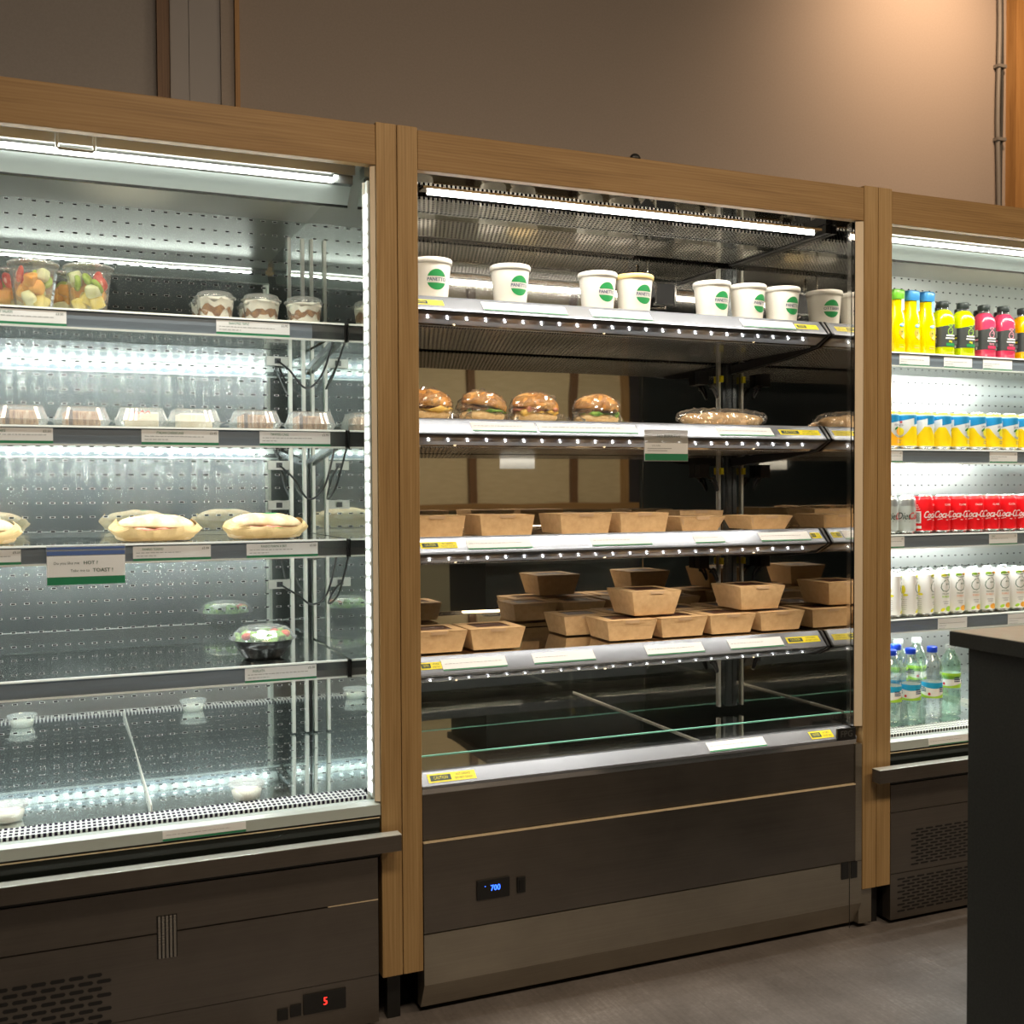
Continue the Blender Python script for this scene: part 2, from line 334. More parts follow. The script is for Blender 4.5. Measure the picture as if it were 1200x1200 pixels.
def floor_mat():
    m, nt, out = new_mat('worn_vinyl_floor')
    v = coords(nt)
    n1 = noise_tex(nt, v, 3.0, 6, 0.6); n2 = noise_tex(nt, coords(nt, (120, 4, 1), rot=(0, 0, 0.2)), 1.0, 4, 0.7); n3 = noise_tex(nt, v, 90, 3, 0.7)
    f = math_node(nt, 'ADD', math_node(nt, 'MULTIPLY', n1, 0.5), math_node(nt, 'ADD', math_node(nt, 'MULTIPLY', n2, 0.25), math_node(nt, 'MULTIPLY', n3, 0.25)))
    c = ramp(nt, f, [(0.35, (0.10, 0.088, 0.082)), (0.55, (0.19, 0.17, 0.16)), (0.72, (0.36, 0.33, 0.31))])
    b = nt.nodes.new('ShaderNodeBsdfPrincipled'); nt.links.new(c, b.inputs['Base Color'])
    nt.links.new(math_node(nt, 'MULTIPLY_ADD', f, 0.5, 0.12), b.inputs['Roughness'])
    nt.links.new(bump(nt, n3, 0.1), b.inputs['Normal'])
    nt.links.new(b.outputs[0], out.inputs[0]); return m
FLOORM = floor_mat()
LEDGEG = P('shaded_panel_green', (0.27, 0.28, 0.21), 0.7)
COUNTERB = speckle('dark_counter_board', (0.016, 0.018, 0.016), (0.026, 0.028, 0.025), 220, 0.55, bstr=0.05)
COUNTERT = speckle('counter_top_laminate', (0.36, 0.33, 0.26), (0.42, 0.39, 0.32), 30, 0.35, bstr=0.02)

# ------------------------------------------------------------------ mesh building
class MB:
    def __init__(s): s.v = []; s.f = []; s.m = []; s.mats = []; s.sm = []
    def mi(s, mat):
        if mat not in s.mats: s.mats.append(mat)
        return s.mats.index(mat)
    def add(s, verts, faces, mat, smooth=False):
        b = len(s.v); s.v += [tuple(v) for v in verts]; k = s.mi(mat)
        for f in faces: s.f.append([i + b for i in f]); s.m.append(k); s.sm.append(smooth)
        return s
    def box(s, x0, x1, y0, y1, z0, z1, mat):
        v = [(x, y, z) for z in (z0, z1) for y in (y0, y1) for x in (x0, x1)]
        return s.add(v, [(0, 2, 3, 1), (4, 5, 7, 6), (0, 1, 5, 4), (2, 6, 7, 3), (0, 4, 6, 2), (1, 3, 7, 5)], mat)
    def prism(s, prof, x0, x1, mat, smooth=False):
        n = len(prof); v = [(x0, y, z) for y, z in prof] + [(x1, y, z) for y, z in prof]
        f = [(i, (i + 1) % n, n + (i + 1) % n, n + i) for i in range(n)] + [tuple(range(n - 1, -1, -1)), tuple(range(n, 2 * n))]
        return s.add(v, f, mat, smooth)
    def tube(s, path, r, mat, seg=8, caps=True):
        path = [Vector(p) for p in path]; rings = []; up = Vector((0.13, 0.21, 0.97))
        for i, p in enumerate(path):
            d = (path[min(i + 1, len(path) - 1)] - path[max(i - 1, 0)]).normalized()
            a = d.cross(up)
            if a.length < 1e-4: a = d.cross(Vector((1, 0, 0)))
            a.normalize(); b = d.cross(a)
            rr = r[i] if isinstance(r, (list, tuple)) else r
            rings.append([p + a * rr * math.cos(2 * PI * k / seg) + b * rr * math.sin(2 * PI * k / seg) for k in range(seg)])
        v = [q for ring in rings for q in ring]; f = []
        for i in range(len(path) - 1):
            for k in range(seg): f.append((i * seg + k, i * seg + (k + 1) % seg, (i + 1) * seg + (k + 1) % seg, (i + 1) * seg + k))
        if caps: f += [tuple(range(seg - 1, -1, -1)), tuple(range((len(path) - 1) * seg, len(path) * seg))]
        return s.add(v, f, mat, True)
    def lathe(s, prof, mat, seg=28, c=(0, 0, 0), smooth=True, rib=None, sq=None):
        v = []; f = []
        for (r, z) in prof:
            for k in range(seg):
                a = 2 * PI * k / seg; rr = r
                if rib and k % 2: rr = r * rib
                ca, sa = math.cos(a), math.sin(a)
                if sq:
                    q = (abs(ca) ** sq + abs(sa) ** sq) ** (-1 / sq); ca *= q; sa *= q
                v.append((c[0] + rr * ca, c[1] + rr * sa, c[2] + z))
        for i in range(len(prof) - 1):
            for k in range(seg): f.append((i * seg + k, i * seg + (k + 1) % seg, (i + 1) * seg + (k + 1) % seg, (i + 1) * seg + k))
        return s.add(v, f, mat, smooth)
    def disc(s, r, z, mat, seg=28, c=(0, 0), sq=None):
        v = []
        for k in range(seg):
            a = 2 * PI * k / seg; ca, sa = math.cos(a), math.sin(a)
            if sq:
                q = (abs(ca) ** sq + abs(sa) ** sq) ** (-1 / sq); ca *= q; sa *= q
            v.append((c[0] + r * ca, c[1] + r * sa, z))
        return s.add(v, [tuple(range(seg))], mat)
    def surf(s, fn, nu, nv, mat, smooth=True, wrapu=True):
        v = [fn(i / nu, j / nv) for j in range(nv + 1) for i in range(nu + (0 if wrapu else 1))]
        w = nu if wrapu else nu + 1; f = []
        for j in range(nv):
            for i in range(nu):
                i2 = (i + 1) % w
                f.append((j * w + i, j * w + i2, (j + 1) * w + i2, (j + 1) * w + i))
        return s.add(v, f, mat, smooth)
    def blob(s, rx, ry, rz, c, mat, amp=0.0, freq=30, nu=24, nv=14, flat=None, seed=0, smooth=True, p=1.0):
        c = Vector(c)
        def fn(u, v):
            a = 2 * PI * u; b = PI * (v - 0.5)
            d = Vector((math.cos(b) * math.cos(a), math.cos(b) * math.sin(a), math.sin(b)))
            if p != 1.0:
                d = Vector([math.copysign(abs(x) ** p, x) for x in d])
            q = Vector((d.x * rx, d.y * ry, d.z * rz))
            if amp: q += d * amp * (noise.noise(Vector((q.x * freq + seed, q.y * freq + seed * 1.7, q.z * freq))) )
            if flat is not None and q.z < flat: q.z = flat
            return q + c
        return s.surf(fn, nu, nv, mat, smooth)
    def build(s, name, parent=None, loc=None, rot=None, bevel=0):
        me = bpy.data.meshes.new(name); me.from_pydata(s.v, [], s.f)
        for m in s.mats: me.materials.append(m)
        me.polygons.foreach_set('material_index', s.m); me.polygons.foreach_set('use_smooth', s.sm); me.update()
        o = bpy.data.objects.new(name, me); COL.objects.link(o)
        if parent is not None: o.parent = parent
        if loc is not None: o.location = loc
        if rot is not None: o.rotation_euler = rot
        if bevel:
            b = o.modifiers.new('edge', 'BEVEL'); b.width = bevel; b.segments = 2; b.limit_method = 'ANGLE'
        return o

_T = {}
def text_geo(s):
    """unit-height glyph polygons, centred"""
    if s in _T: return _T[s]
    cu = bpy.data.curves.new('t', 'FONT'); cu.body = s; cu.size = 1; cu.align_x = 'CENTER'; cu.align_y = 'CENTER'; cu.resolution_u = 2
    o = bpy.data.objects.new('t', cu); me = o.to_mesh()
    v = [(q.co.x, q.co.y) for q in me.vertices]; f = [tuple(p.vertices) for p in me.polygons]
    o.to_mesh_clear(); bpy.data.objects.remove(o); bpy.data.curves.remove(cu)
    _T[s] = (v, f); return _T[s]
def put_text(mb, s, fn, u, w, size, mat, shear=0, sx=1.0, bold=0):
    v, f = text_geo(s)
    for k in ((0,) if not bold else (-bold, 0, bold)):
        mb.add([fn(u + (x * sx + shear * y) * size + k, w + y * size) for x, y in v], f, mat)
def put_rect(mb, fn, u0, u1, w0, w1, mat, n=1):
    n = max(1, n); v = [fn(u0 + (u1 - u0) * i / n, w) for w in (w0, w1) for i in range(n + 1)]
    mb.add(v, [(i, i + 1, n + 1 + i + 1, n + 1 + i) for i in range(n)], mat, n > 1)
def put_poly(mb, fn, pts, mat, step=0.0035):
    q = []
    for i in range(len(pts)):
        a, b = pts[i], pts[(i + 1) % len(pts)]; k = max(1, int(math.hypot(b[0] - a[0], b[1] - a[1]) / step))
        q += [(a[0] + (b[0] - a[0]) * t / k, a[1] + (b[1] - a[1]) * t / k) for t in range(k)]
    cx = sum(p[0] for p in q) / len(q); cy = sum(p[1] for p in q) / len(q); n = len(q)
    rings = max(2, min(6, int(max(math.hypot(p[0] - cx, p[1] - cy) for p in q) / step)))
    v = [fn(cx, cy)]
    for r in range(1, rings + 1): v += [fn(cx + (p[0] - cx) * r / rings, cy + (p[1] - cy) * r / rings) for p in q]
    f = [(0, 1 + i, 1 + (i + 1) % n) for i in range(n)]
    for r in range(rings - 1):
        o, p_ = 1 + r * n, 1 + (r + 1) * n
        f += [(o + i, p_ + i, p_ + (i + 1) % n, o + (i + 1) % n) for i in range(n)]
    mb.add(v, f, mat)
def ell(u, w, ru, rw, n=20, a0=0.0, a1=2 * PI, rot=0):
    pts = []
    for i in range(n):
        a = a0 + (a1 - a0) * i / (n if a1 - a0 > 6.28 else n - 1)
        x, y = ru * math.cos(a), rw * math.sin(a)
        pts.append((u + x * math.cos(rot) - y * math.sin(rot), w + x * math.sin(rot) + y * math.cos(rot)))
    return pts
def put_line(mb, fn, pts, width, mat, closed=False):
    n = len(pts); L = []
    for i, p in enumerate(pts):
        a = pts[(i - 1) % n if closed else max(i - 1, 0)]; b = pts[(i + 1) % n if closed else min(i + 1, n - 1)]
        dx, dy = b[0] - a[0], b[1] - a[1]; l = math.hypot(dx, dy) or 1
        L += [fn(p[0] - dy / l * width / 2, p[1] + dx / l * width / 2), fn(p[0] + dy / l * width / 2, p[1] - dx / l * width / 2)]
    k = n if closed else n - 1
    mb.add(L, [(2 * i, 2 * i + 1, (2 * i + 3) % (2 * n), (2 * i + 2) % (2 * n)) for i in range(k)], mat)
def cyl(rf, eps=0.0004, a0=0.0):
    def fn(u, w):
        r = (rf(w) if callable(rf) else rf) + eps
        a = u / r + a0
        return (r * math.sin(a), -r * math.cos(a), w)
    return fn
def flat(y, x=0, z=0, eps=0.0004): return lambda u, w: (x + u, y - eps, z + w)

# ------------------------------------------------------------------ objects
def empty(name, loc, label=None, cat=None, group=None, rz=0):
    o = bpy.data.objects.new(name, None); COL.objects.link(o); o.location = loc; o.rotation_euler = (0, 0, rz); o.empty_display_size = 0.05
    return tag(o, label, cat, group)
def tag(o, label=None, cat=None, group=None, kind=None):
    if label: o['label'] = label
    if cat: o['category'] = cat
    if group: o['group'] = group
    if kind: o['kind'] = kind
    return o
def kids(o): return [c for c in bpy.data.objects if c.parent == o]
def copy_tree(o, loc=None, rz=None, label=None, tree=None):
    tree = tree or KIDS
    c = o.copy(); COL.objects.link(c)
    if loc is not None: c.location = loc
    if rz is not None: c.rotation_euler = (0, 0, rz)
    if label: c['label'] = label
    def rec(src, dst):
        for ch in tree.get(src.name, []):
            d = ch.copy(); COL.objects.link(d); d.parent = dst; rec(ch, d)
    rec(o, c)
    return c
KIDS = {}
def index_kids(root):
    for c in root.children_recursive: KIDS.setdefault(c.parent.name, []).append(c)
ORD = ['first', 'second', 'third', 'fourth', 'fifth', 'sixth', 'seventh', 'eighth', 'ninth', 'tenth', 'eleventh', 'twelfth', 'thirteenth', 'fourteenth']
def spread(proto, places, group=None):
    """places: (x, y, z, rz, label); the first place moves the original"""
    index_kids(proto)
    for i, (x, y, z, rz, lab) in enumerate(places):
        o = proto if i == 0 else copy_tree(proto, None, None, None)
        o.location = (x, y, z); o.rotation_euler = (0, 0, rz); o['label'] = lab
        if group: o['group'] = group
def struct(name, mb): o = mb.build(name); o['kind'] = 'structure'; return o

# ================================================================== SETTING
WY = 0.90
struct('floor', MB().box(-4, 7, -5, WY, -0.05, 0, FLOORM))
struct('ceiling', MB().box(-4, 7, -5, WY, 3.4, 3.45, CEIL))
struct('wall_back', MB().box(-4, 7, WY, WY + 0.1, 0, 3.4, WALLP).box(-4, 0.265, WY - 0.004, WY, 1.5, 3.4, WALLG))
struct('wall_front', MB().box(-4, 2.35, -5.1, -5, 0, 3.4, TEALW).box(2.35, 4.62, -5.1, -5, 0, 3.4, CREAMW).box(4.62, 7, -5.1, -5, 0, 3.4, NAVYW))
struct('wall_left', MB().box(-4.1, -4, -5, WY, 0, 3.4, NAVYW))
struct('wall_right', MB().box(7, 7.1, -5, WY, 1.35, 3.4, WALLP).box(7, 7.1, -5, WY, 0, 1.35, NAVYW))
struct('trim_1', MB().box(0.267, 0.300, WY - 0.035, WY, 1.5, 3.4, WOODD))
struct('trim_2', MB().box(0.300, 0.3035, WY - 0.045, WY, 1.5, 3.4, WALLG).box(0.3035, 0.352, WY - 0.02, WY, 1.5, 3.4, COLUMN).box(0.3535, 0.438, WY - 0.02, WY, 1.5, 3.4, COLUMN))
struct('trim_3', MB().box(0.4385, 0.4745, WY - 0.03, WY, 1.5, 3.4, WALLP))
struct('trim_4', MB().box(0.4755, 0.488, WY - 0.045, WY, 1.5, 3.4, WOODR))
struct('trim_5', MB().box(3.425, 3.50, WY - 0.05, WY, 1.5, 3.4, WOODR).box(3.502, 3.75, WY - 0.075, WY, 1.5, 3.4, WOODR))
for i, x in enumerate((2.36, 3.16, 4.1, 4.6)):
    struct('trim_%d' % (6 + i), MB().box(x - 0.03, x + 0.03, -5, -4.95, 0, 3.4, WOODZ if x > 4.5 else WOODD))
struct('trim_10', MB().box(2.4, 4.55, -4.94, -4.6, 1.02, 1.07, WOODX).box(2.4, 4.55, -4.94, -4.92, 0, 1.02, LEDGEG))

# vertical cable run beside the timber post
m = MB(); m.tube([(3.372 + 0.004 * math.sin(z * 9), WY - 0.014, z) for z in [1.6 + 0.1 * i for i in range(19)]], 0.009, CABLEG)
m.tube([(3.390 + 0.003 * math.sin(z * 7 + 1), WY - 0.012, z) for z in [1.6 + 0.1 * i for i in range(19)]], 0.006, RUBBER)
c = empty('wall_cable', (0, 0, 0), 'grey cable running down the wall beside the timber post', 'cable'); m.build('cable', c)
for z in (1.985, 2.23, 2.52, 2.80, 3.1):
    MB().box(3.358, 3.402, WY - 0.026, WY - 0.0005, z, z + 0.012, CABLEG).build('clip', c)

# ================================================================== TIMBER SURROUNDS
def surround(name, label, x0, x1, left, right):
    t = empty(name, ((x0 + x1) / 2, 0, 0.11), label, 'timber frame', 'pine frames round the display units')
    ox, oz = (x0 + x1) / 2, 0.11
    pw = 0.0475
    a, b = x0 + (pw if left else 0), x1 - (pw if right else 0)
    MB().box(a - ox, b - ox, 0.0, 0.024, 1.882 - oz, 1.9685 - oz, WOODX).build('top_rail', t, bevel=0.0015)
    for on, px0 in ((left, x0), (right, x1 - pw)):
        if on: MB().box(px0 + 0.0008 - ox, px0 + pw - 0.0008 - ox, -0.001, 0.03, 0, 1.974 - oz, WOODZ).build('post', t, bevel=0.0015)
    return t
surround('timber_frame', 'pine frame round the refrigerated sandwich and dessert cabinet', -0.72, 0.6868, False, True)
surround('timber_frame', 'pine frame round the heated burger and box cabinet', 0.6868, 2.0068, True, True)
surround('timber_frame', 'pine frame round the drinks fridge', 2.0068, 3.42, True, False)

# ================================================================== CABINETS
def led_dots(x0, x1, y, z, mat, pitch=0.033, w=0.012, h=0.007, tilt=0.6):
    m = MB(); n = int((x1 - x0) / pitch)
    for i in range(n):
        x = x0 + (i + 0.5) * (x1 - x0) / n
        dy, dz = h / 2 * math.cos(tilt), h / 2 * math.sin(tilt)
        m.add([(x - w / 2, y - dy, z - dz), (x + w / 2, y - dy, z - dz), (x + w / 2, y + dy, z + dz), (x - w / 2, y + dy, z + dz)], [(0, 3, 2, 1)], mat)
    return m
def chill_shelf(root, x0, x1, z, yb, yl=0.22, endcap=True, leds=True):
    sh = MB().box(x0, x1, yl + 0.004, yb - 0.012, z - 0.012, z - 0.001, SHELF_STEEL).build('shelf', root)
    r = MB(); h = 0.043
    r.prism([(yl + 0.003, z), (yl - 0.004, z), (yl - 0.005, z - 0.004), (yl + 0.003, z - 0.004)], x0, x1, RAILLIP)
    xe = x1 - (0.075 if endcap else 0)
    r.prism([(yl + 0.003, z - 0.0045), (yl, z - 0.0045), (yl - 0.001, z - h * 0.5), (yl + 0.001, z - h + 0.004), (yl + 0.004, z - h + 0.004)], x0, xe, RAILGREY)
    if endcap: r.prism([(yl + 0.003, z - 0.0045), (yl, z - 0.0045), (yl - 0.001, z - h * 0.5), (yl + 0.001, z - h + 0.004), (yl + 0.004, z - h + 0.004)], xe, x1, RAILDARK)
    r.prism([(yl + 0.004, z - h + 0.004), (yl - 0.003, z - h + 0.004), (yl - 0.003, z - h), (yl + 0.004, z - h)], x0, x1, RAILLIP)
    r.build('price_rail', sh)
    if leds:
        l = led_dots(x0 + 0.02, x1 - 0.03, yl + 0.020, z - 0.0265, LEDC)
        l.prism([(yl + 0.006, z - 0.013), (yl + 0.006, z - 0.026), (yl + 0.012, z - 0.022), (yl + 0.032, z - 0.013)], x0 + 0.01, x1 - 0.01, RAILLIP)
        l.build('led_strip', sh)
    b = MB(); prof = [(yl + 0.03, z - 0.016), (yl + 0.03, z - 0.028), (yb - 0.02, z - 0.075), (yb - 0.02, z - 0.060)]
    b.prism(prof, x1 - 0.006, x1 - 0.001, RAILDARK)
    b.prism([(yl - 0.004, z - 0.001), (yl - 0.004, z - h), (yl + 0.03, z - h), (yl + 0.03, z - 0.001)], x1 + 0.0005, x1 + 0.004, BLACKM)
    b.build('bracket', sh)
    return sh
def digits(mb, fn, s, u, w, size, mat):
    put_text(mb, s, fn, u, w, size, mat)
def vent_block(mb, x0, x1, z0, z1, rows, pitch, mat, y=0.0):
    hgt = (z1 - z0) / rows
    for r in range(rows):
        off = (r % 2) * pitch / 2; x = x0 + off
        while x + pitch * 0.62 < x1 + pitch * 0.3:
            w = pitch * 0.66; zc = z0 + (r + 0.5) * hgt; t = hgt * 0.28
            mb.add([(x, y - 0.0006, zc - t), (x + w, y - 0.0006, zc - t), (x + w + 0.003, y - 0.0006, zc), (x + w, y - 0.0006, zc + t), (x, y - 0.0006, zc + t), (x - 0.003, y - 0.0006, zc)], [(0, 1, 2, 3, 4, 5)], mat)
            x += pitch
def socket(root, x, z, y, pts):
    s = MB().box(x - 0.029, x + 0.029, y - 0.006, y, z - 0.012, z + 0.012, RINGS).box(x - 0.008, x + 0.008, y - 0.009, y - 0.006, z - 0.007, z + 0.007, BLACK).build('socket', root)
    if pts:
        # smooth the cable through its points
        P3 = [Vector(p) for p in pts]; out = []
        for i in range(len(P3) - 1):
            p0, p1, p2, p3 = P3[max(i - 1, 0)], P3[i], P3[i + 1], P3[min(i + 2, len(P3) - 1)]
            for k in range(6):
                t = k / 6
                out.append(0.5 * ((2 * p1) + (p2 - p0) * t + (2 * p0 - 5 * p1 + 4 * p2 - p3) * t * t + (3 * p1 - p0 - 3 * p2 + p3) * t ** 3))
        out.append(P3[-1])
        MB().tube(out, 0.0028, BLACK, 6).build('power_cable', s)
def chiller(label, x0, x1, shelves, side_r, vents, deck_grille, yb=0.65, group=None, right=False):
    """open chilled display: x0..x1 inner width"""
    t = empty('display_fridge', (0, 0, 0), label, 'display fridge')
    g = 0.0
    MB().box(x0, x1, yb, yb + 0.02, 0.50, 1.92, COOL_BACK_R if right else COOL_BACK).build('back_panel', t)
    MB().box(x0 - 0.010, x0, 0.032, yb + 0.02, 0.44, 1.92, COOL_SIDE).build('side_panel', t)
    MB().box(x1, x1 + 0.0115, 0.008, yb + 0.02, 0.5005, 1.88, COOL_SIDE).box(x1, x1 + 0.0115, 0.026, yb + 0.02, 1.88, 1.92, COOL_SIDE).box(x1, x1 + 0.0115, 0.036, yb + 0.02, 0.44, 0.5, COOL_SIDE).build('side_panel', t)
    m = MB(); m.add([(x1 + 0.001, 0.0075, 0.5005), (x1 + 0.0115, 0.002, 0.5005), (x1 + 0.0115, 0.002, 1.88), (x1 + 0.001, 0.0075, 1.88), (x1 + 0.0115, 0.0075, 0.5005), (x1 + 0.0115, 0.0075, 1.88)], [(0, 1, 2, 3), (0, 4, 1), (3, 2, 5), (1, 4, 5, 2), (0, 3, 5, 4)], LITWOOD); m.build('lit_return', t)  # added slanted strip, coloured as the lit wood return
    # top: ceiling, tube housing, air deflector
    MB().box(x0, x1, 0.03, yb, 1.905, 1.92, SATIN).build('top_panel', t)
    m = MB(); m.prism([(0.118, 1.863), (0.152, 1.828), (0.156, 1.828), (0.122, 1.863)], x0 + 0.002, x1 - 0.012, DEFL)
    m.prism([(0.150, 1.829), (0.156, 1.829), (0.156, 1.824), (0.150, 1.824)], x0 + 0.002, x1 - 0.012, CHROME)
    m.build('air_deflector', t)
    m = MB(); m.tube([(x0 + 0.03, 0.098, 1.868), (x1 - 0.06, 0.098, 1.868)], 0.006, TUBEC, 10)
    m.box(x1 - 0.058, x1 - 0.015, 0.088, 0.108, 1.860, 1.879, RAILDARK)
    m.tube([(0.006, 0.060, 1.904), (0.006, 0.060, 1.866), (0.010, 0.060, 1.862), (0.072, 0.060, 1.862), (0.076, 0.060, 1.866), (0.076, 0.060, 1.904)], 0.0034, UPR, 8) if not right else None
    m.box(x0 + 0.01, x1 - 0.01, 0.085, 0.125, 1.880, 1.904, SATIN); m.build('light_tube', t)
    # deck, grille, rail, base
    m = MB()
    m.add([(x0, yb, 0.520), (x1, yb, 0.520), (x1, 0.10, 0.503), (x0, 0.10, 0.503)], [(0, 3, 2, 1)], COOL_DECK)
    for xs in ((-0.30, 0.17) if not right else (2.6, 3.05)): m.box(xs - 0.0012, xs + 0.0012, 0.10, yb, 0.5035, 0.5215, UPR)
    m.build('deck', t)
    m = MB(); m.box(x0, x1 - 0.004, 0.035, 0.098, 0.494, 0.507, deck_grille); m.box(x0, x1 - 0.004, 0.0345, 0.0985, 0.49, 0.4935, CHROME); m.build('air_grille', t)
    m = MB(); m.prism([(0.034, 0.500), (0.012, 0.500), (0.002, 0.494), (-0.001, 0.472), (0.034, 0.472)], x0 - 0.001, x1 + 0.0115, FRONTR); m.build('front_rail', t)
    m = MB(); m.box(x0 - 0.001, x1 + 0.010, 0.004, 0.034, 0.38, 0.4715, BLACKG); m.box(x0 - 0.001, x1 + 0.010, 0.002, 0.004, 0.4645, 0.4665, GOLDLINE); m.build('black_fascia', t)
    xb0, xb1 = (x0 - 0.02, 0.672) if not right else (1.978, x1)
    m = MB(); m.prism([(-0.046, 0.4365), (-0.016, 0.4365), (-0.016, 0.402), (-0.046, 0.402)], xb0, xb1, BASE); m.box(xb0, xb1, -0.046, -0.016, 0.4366, 0.438, BARLIT)
    for xx in (((-0.5, -0.42), (0.58, 0.64)) if not right else ((2.1, 2.16), (3.2, 3.3))): m.box(xx[0], xx[1], -0.016, 0.004, 0.405, 0.43, BARM)
    m.build('bumper_bar', t, bevel=0.002)
    m = MB(); xl, xr = x0 - (0.001 if right else 0.01), x1 + 0.004
    if not right:
        m.box(xl, xr, 0.0, 0.03, 0.2875, 0.379, BASE); m.box(xl, xr, 0.0, 0.03, 0.1205, 0.2845, BASE); m.box(xl, xr, 0.002, 0.03, 0.015, 0.1185, BASE)
        m.box(xl, xr, 0.006, 0.03, 0.2845, 0.2875, BLACKM); m.box(0.52, xr, -0.001, 0.006, 0.2855, 0.2872, GOLDLINE)
    else:
        m.box(xl, xr, 0.0, 0.03, 0.3045, 0.379, BASE); m.box(xl, xr, 0.0, 0.03, 0.1375, 0.3025, BASE); m.box(xl, xr, 0.0, 0.03, 0.012, 0.1355, BASE)
        m.box(xl, xr, 0.006, 0.03, 0.1355, 0.3045, BLACKM)
    m.box(xl, xr, 0.03, yb + 0.02, 0.012, 0.40, BLACKM)
    m.build('base_panel', t)
    MB().box(xl + 0.02, xr - 0.02, 0.06, yb, 0.0005, 0.012, BLACK).build('plinth', t)
    for v in vents:
        m = MB(); vent_block(m, *v, BLACK, y=0.0); m.build('vent_slots', t)
    if not right:
        m = MB(); m.box(0.169, 0.209, -0.0008, 0.0, 0.234, 0.322, BLACKM)
        for k in range(5): m.box(0.172 + k * 0.0075, 0.1765 + k * 0.0075, -0.0035, -0.0008, 0.235, 0.321, BARM)
        m.build('recessed_pull', t)
        ct = MB().box(0.465, 0.557, -0.002, 0.002, 0.062, 0.105, BLACK).box(0.41, 0.432, -0.002, 0.002, 0.060, 0.084, BLACK).box(0.437, 0.46, -0.002, 0.002, 0.063, 0.088, BLACK).build('controller', t)
        d = MB(); put_text(d, '5', flat(-0.0022), 0.512, 0.084, 0.024, REDLED, sx=0.8, bold=0.0006); d.build('red_digit', ct)
    # uprights in the back corner
    for i, xx in enumerate((x1 - 0.048, x1 - 0.012)):
        MB().box(xx - 0.004, xx + 0.004, yb - 0.010, yb - 0.001, 0.525, 1.86, UPR).build('upright', t)
    MB().box(x1 - 0.0028, x1 - 0.001, yb - 0.006, yb - 0.001, 0.525, 1.40, BLACKM).build('upright', t)
    # light column on the inner front edge
    if side_r:
        m = MB(); m.box(x1 - 0.004, x1 - 0.0005, 0.012, 0.032, 0.51, 1.85, WHITE_METAL)
        n = 44
        for k in range(n):
            zz = 0.52 + k * (1.31 / n); z3 = zz + 1.31 / n * 0.72
            m.add([(x1 - 0.0042, 0.011, zz), (x1 - 0.0075, 0.030, zz), (x1 - 0.0075, 0.030, z3), (x1 - 0.0042, 0.011, z3)], [(0, 3, 2, 1)], LEDV)
        m.prism([(0.0305, 0.5), (0.033, 0.5), (0.033, 1.85), (0.0305, 1.85)], x1 - 0.009, x1 - 0.0005, UPR)
        m.build('light_column', t)
    return t

fridge = chiller('open chilled cabinet holding fruit pots, desserts and wrapped sandwiches', -0.70, 0.627, None, True,
                 [(-0.13, 0.075, 0.02, 0.229, 15, 0.034)], GRILLE)
FL = (1.572, 1.323, 1.068, 0.783)
for z in FL: chill_shelf(fridge, -0.698, 0.6215, z, 0.65)
yb = 0.649
socket(fridge, 0.545, 1.529, yb, [(0.545, yb - 0.012, 1.528), (0.568, yb - 0.05, 1.50), (0.60, 0.55, 1.45), (0.612, 0.42, 1.47), (0.612, 0.30, 1.535), (0.605, 0.26, 1.556)])
socket(fridge, 0.546, 1.250, yb, [(0.546, yb - 0.012, 1.25), (0.575, yb - 0.05, 1.215), (0.602, 0.54, 1.16), (0.612, 0.40, 1.19), (0.612, 0.29, 1.28), (0.605, 0.26, 1.307)])
socket(fridge, 0.545, 1.143, yb, None)
socket(fridge, 0.544, 0.930, yb, [(0.544, yb - 0.012, 0.93), (0.58, yb - 0.06, 0.905), (0.605, 0.52, 0.885), (0.612, 0.38, 0.925), (0.612, 0.28, 1.02), (0.605, 0.26, 1.05)])

drinks = chiller('open drinks fridge with bottles on the top and bottom and cans between', 2.0565, 3.38, None, False,
                 [(2.128, 2.42, 0.150, 0.252, 12, 0.034), (2.081, 2.42, 0.028, 0.124, 11, 0.034)], GRILLE_R, right=True)
FR = (1.579, 1.295, 1.043, 0.793)
for z in FR: chill_shelf(drinks, 2.058, 3.376, z, 0.65)

# heated cabinet
HX0, HX1, HYB = 0.7370, 1.935, 0.58
hot = empty('heated_cabinet', (0, 0, 0), 'heated display cabinet of soup cups, burgers and cardboard boxes', 'heated cabinet')
MB().box(HX0, HX1, HYB, HYB + 0.02, 0.47, 1.89, HOT_BACK).build('back_panel', hot)
MB().box(HX0 - 0.016, HX0, 0.032, HYB + 0.02, 0.47, 1.90, HOT_SIDE).build('side_panel', hot)
MB().box(HX1, HX1 + 0.0235, 0.008, HYB + 0.02, 0.549, 1.88, HOT_SIDE).box(HX1, HX1 + 0.0235, 0.026, HYB + 0.02, 1.88, 1.90, HOT_SIDE).box(HX1, HX1 + 0.0235, 0.046, HYB + 0.02, 0.47, 0.549, HOT_SIDE).build('side_panel', hot)
m = MB(); m.add([(HX1 + 0.003, 0.0075, 0.549), (HX1 + 0.0235, 0.0, 0.549), (HX1 + 0.0235, 0.0, 1.88), (HX1 + 0.003, 0.0075, 1.88), (HX1 + 0.0235, 0.0075, 0.549), (HX1 + 0.0235, 0.0075, 1.88)], [(0, 1, 2, 3), (0, 4, 1), (3, 2, 5), (1, 4, 5, 2), (0, 3, 5, 4)], LITWOOD); m.build('lit_return', hot)  # added slanted strip in the colour of the post's lit inner face
MB().box(HX0, HX1, 0.03, HYB, 1.892, 1.905, HOT_SIDE).build('top_panel', hot)
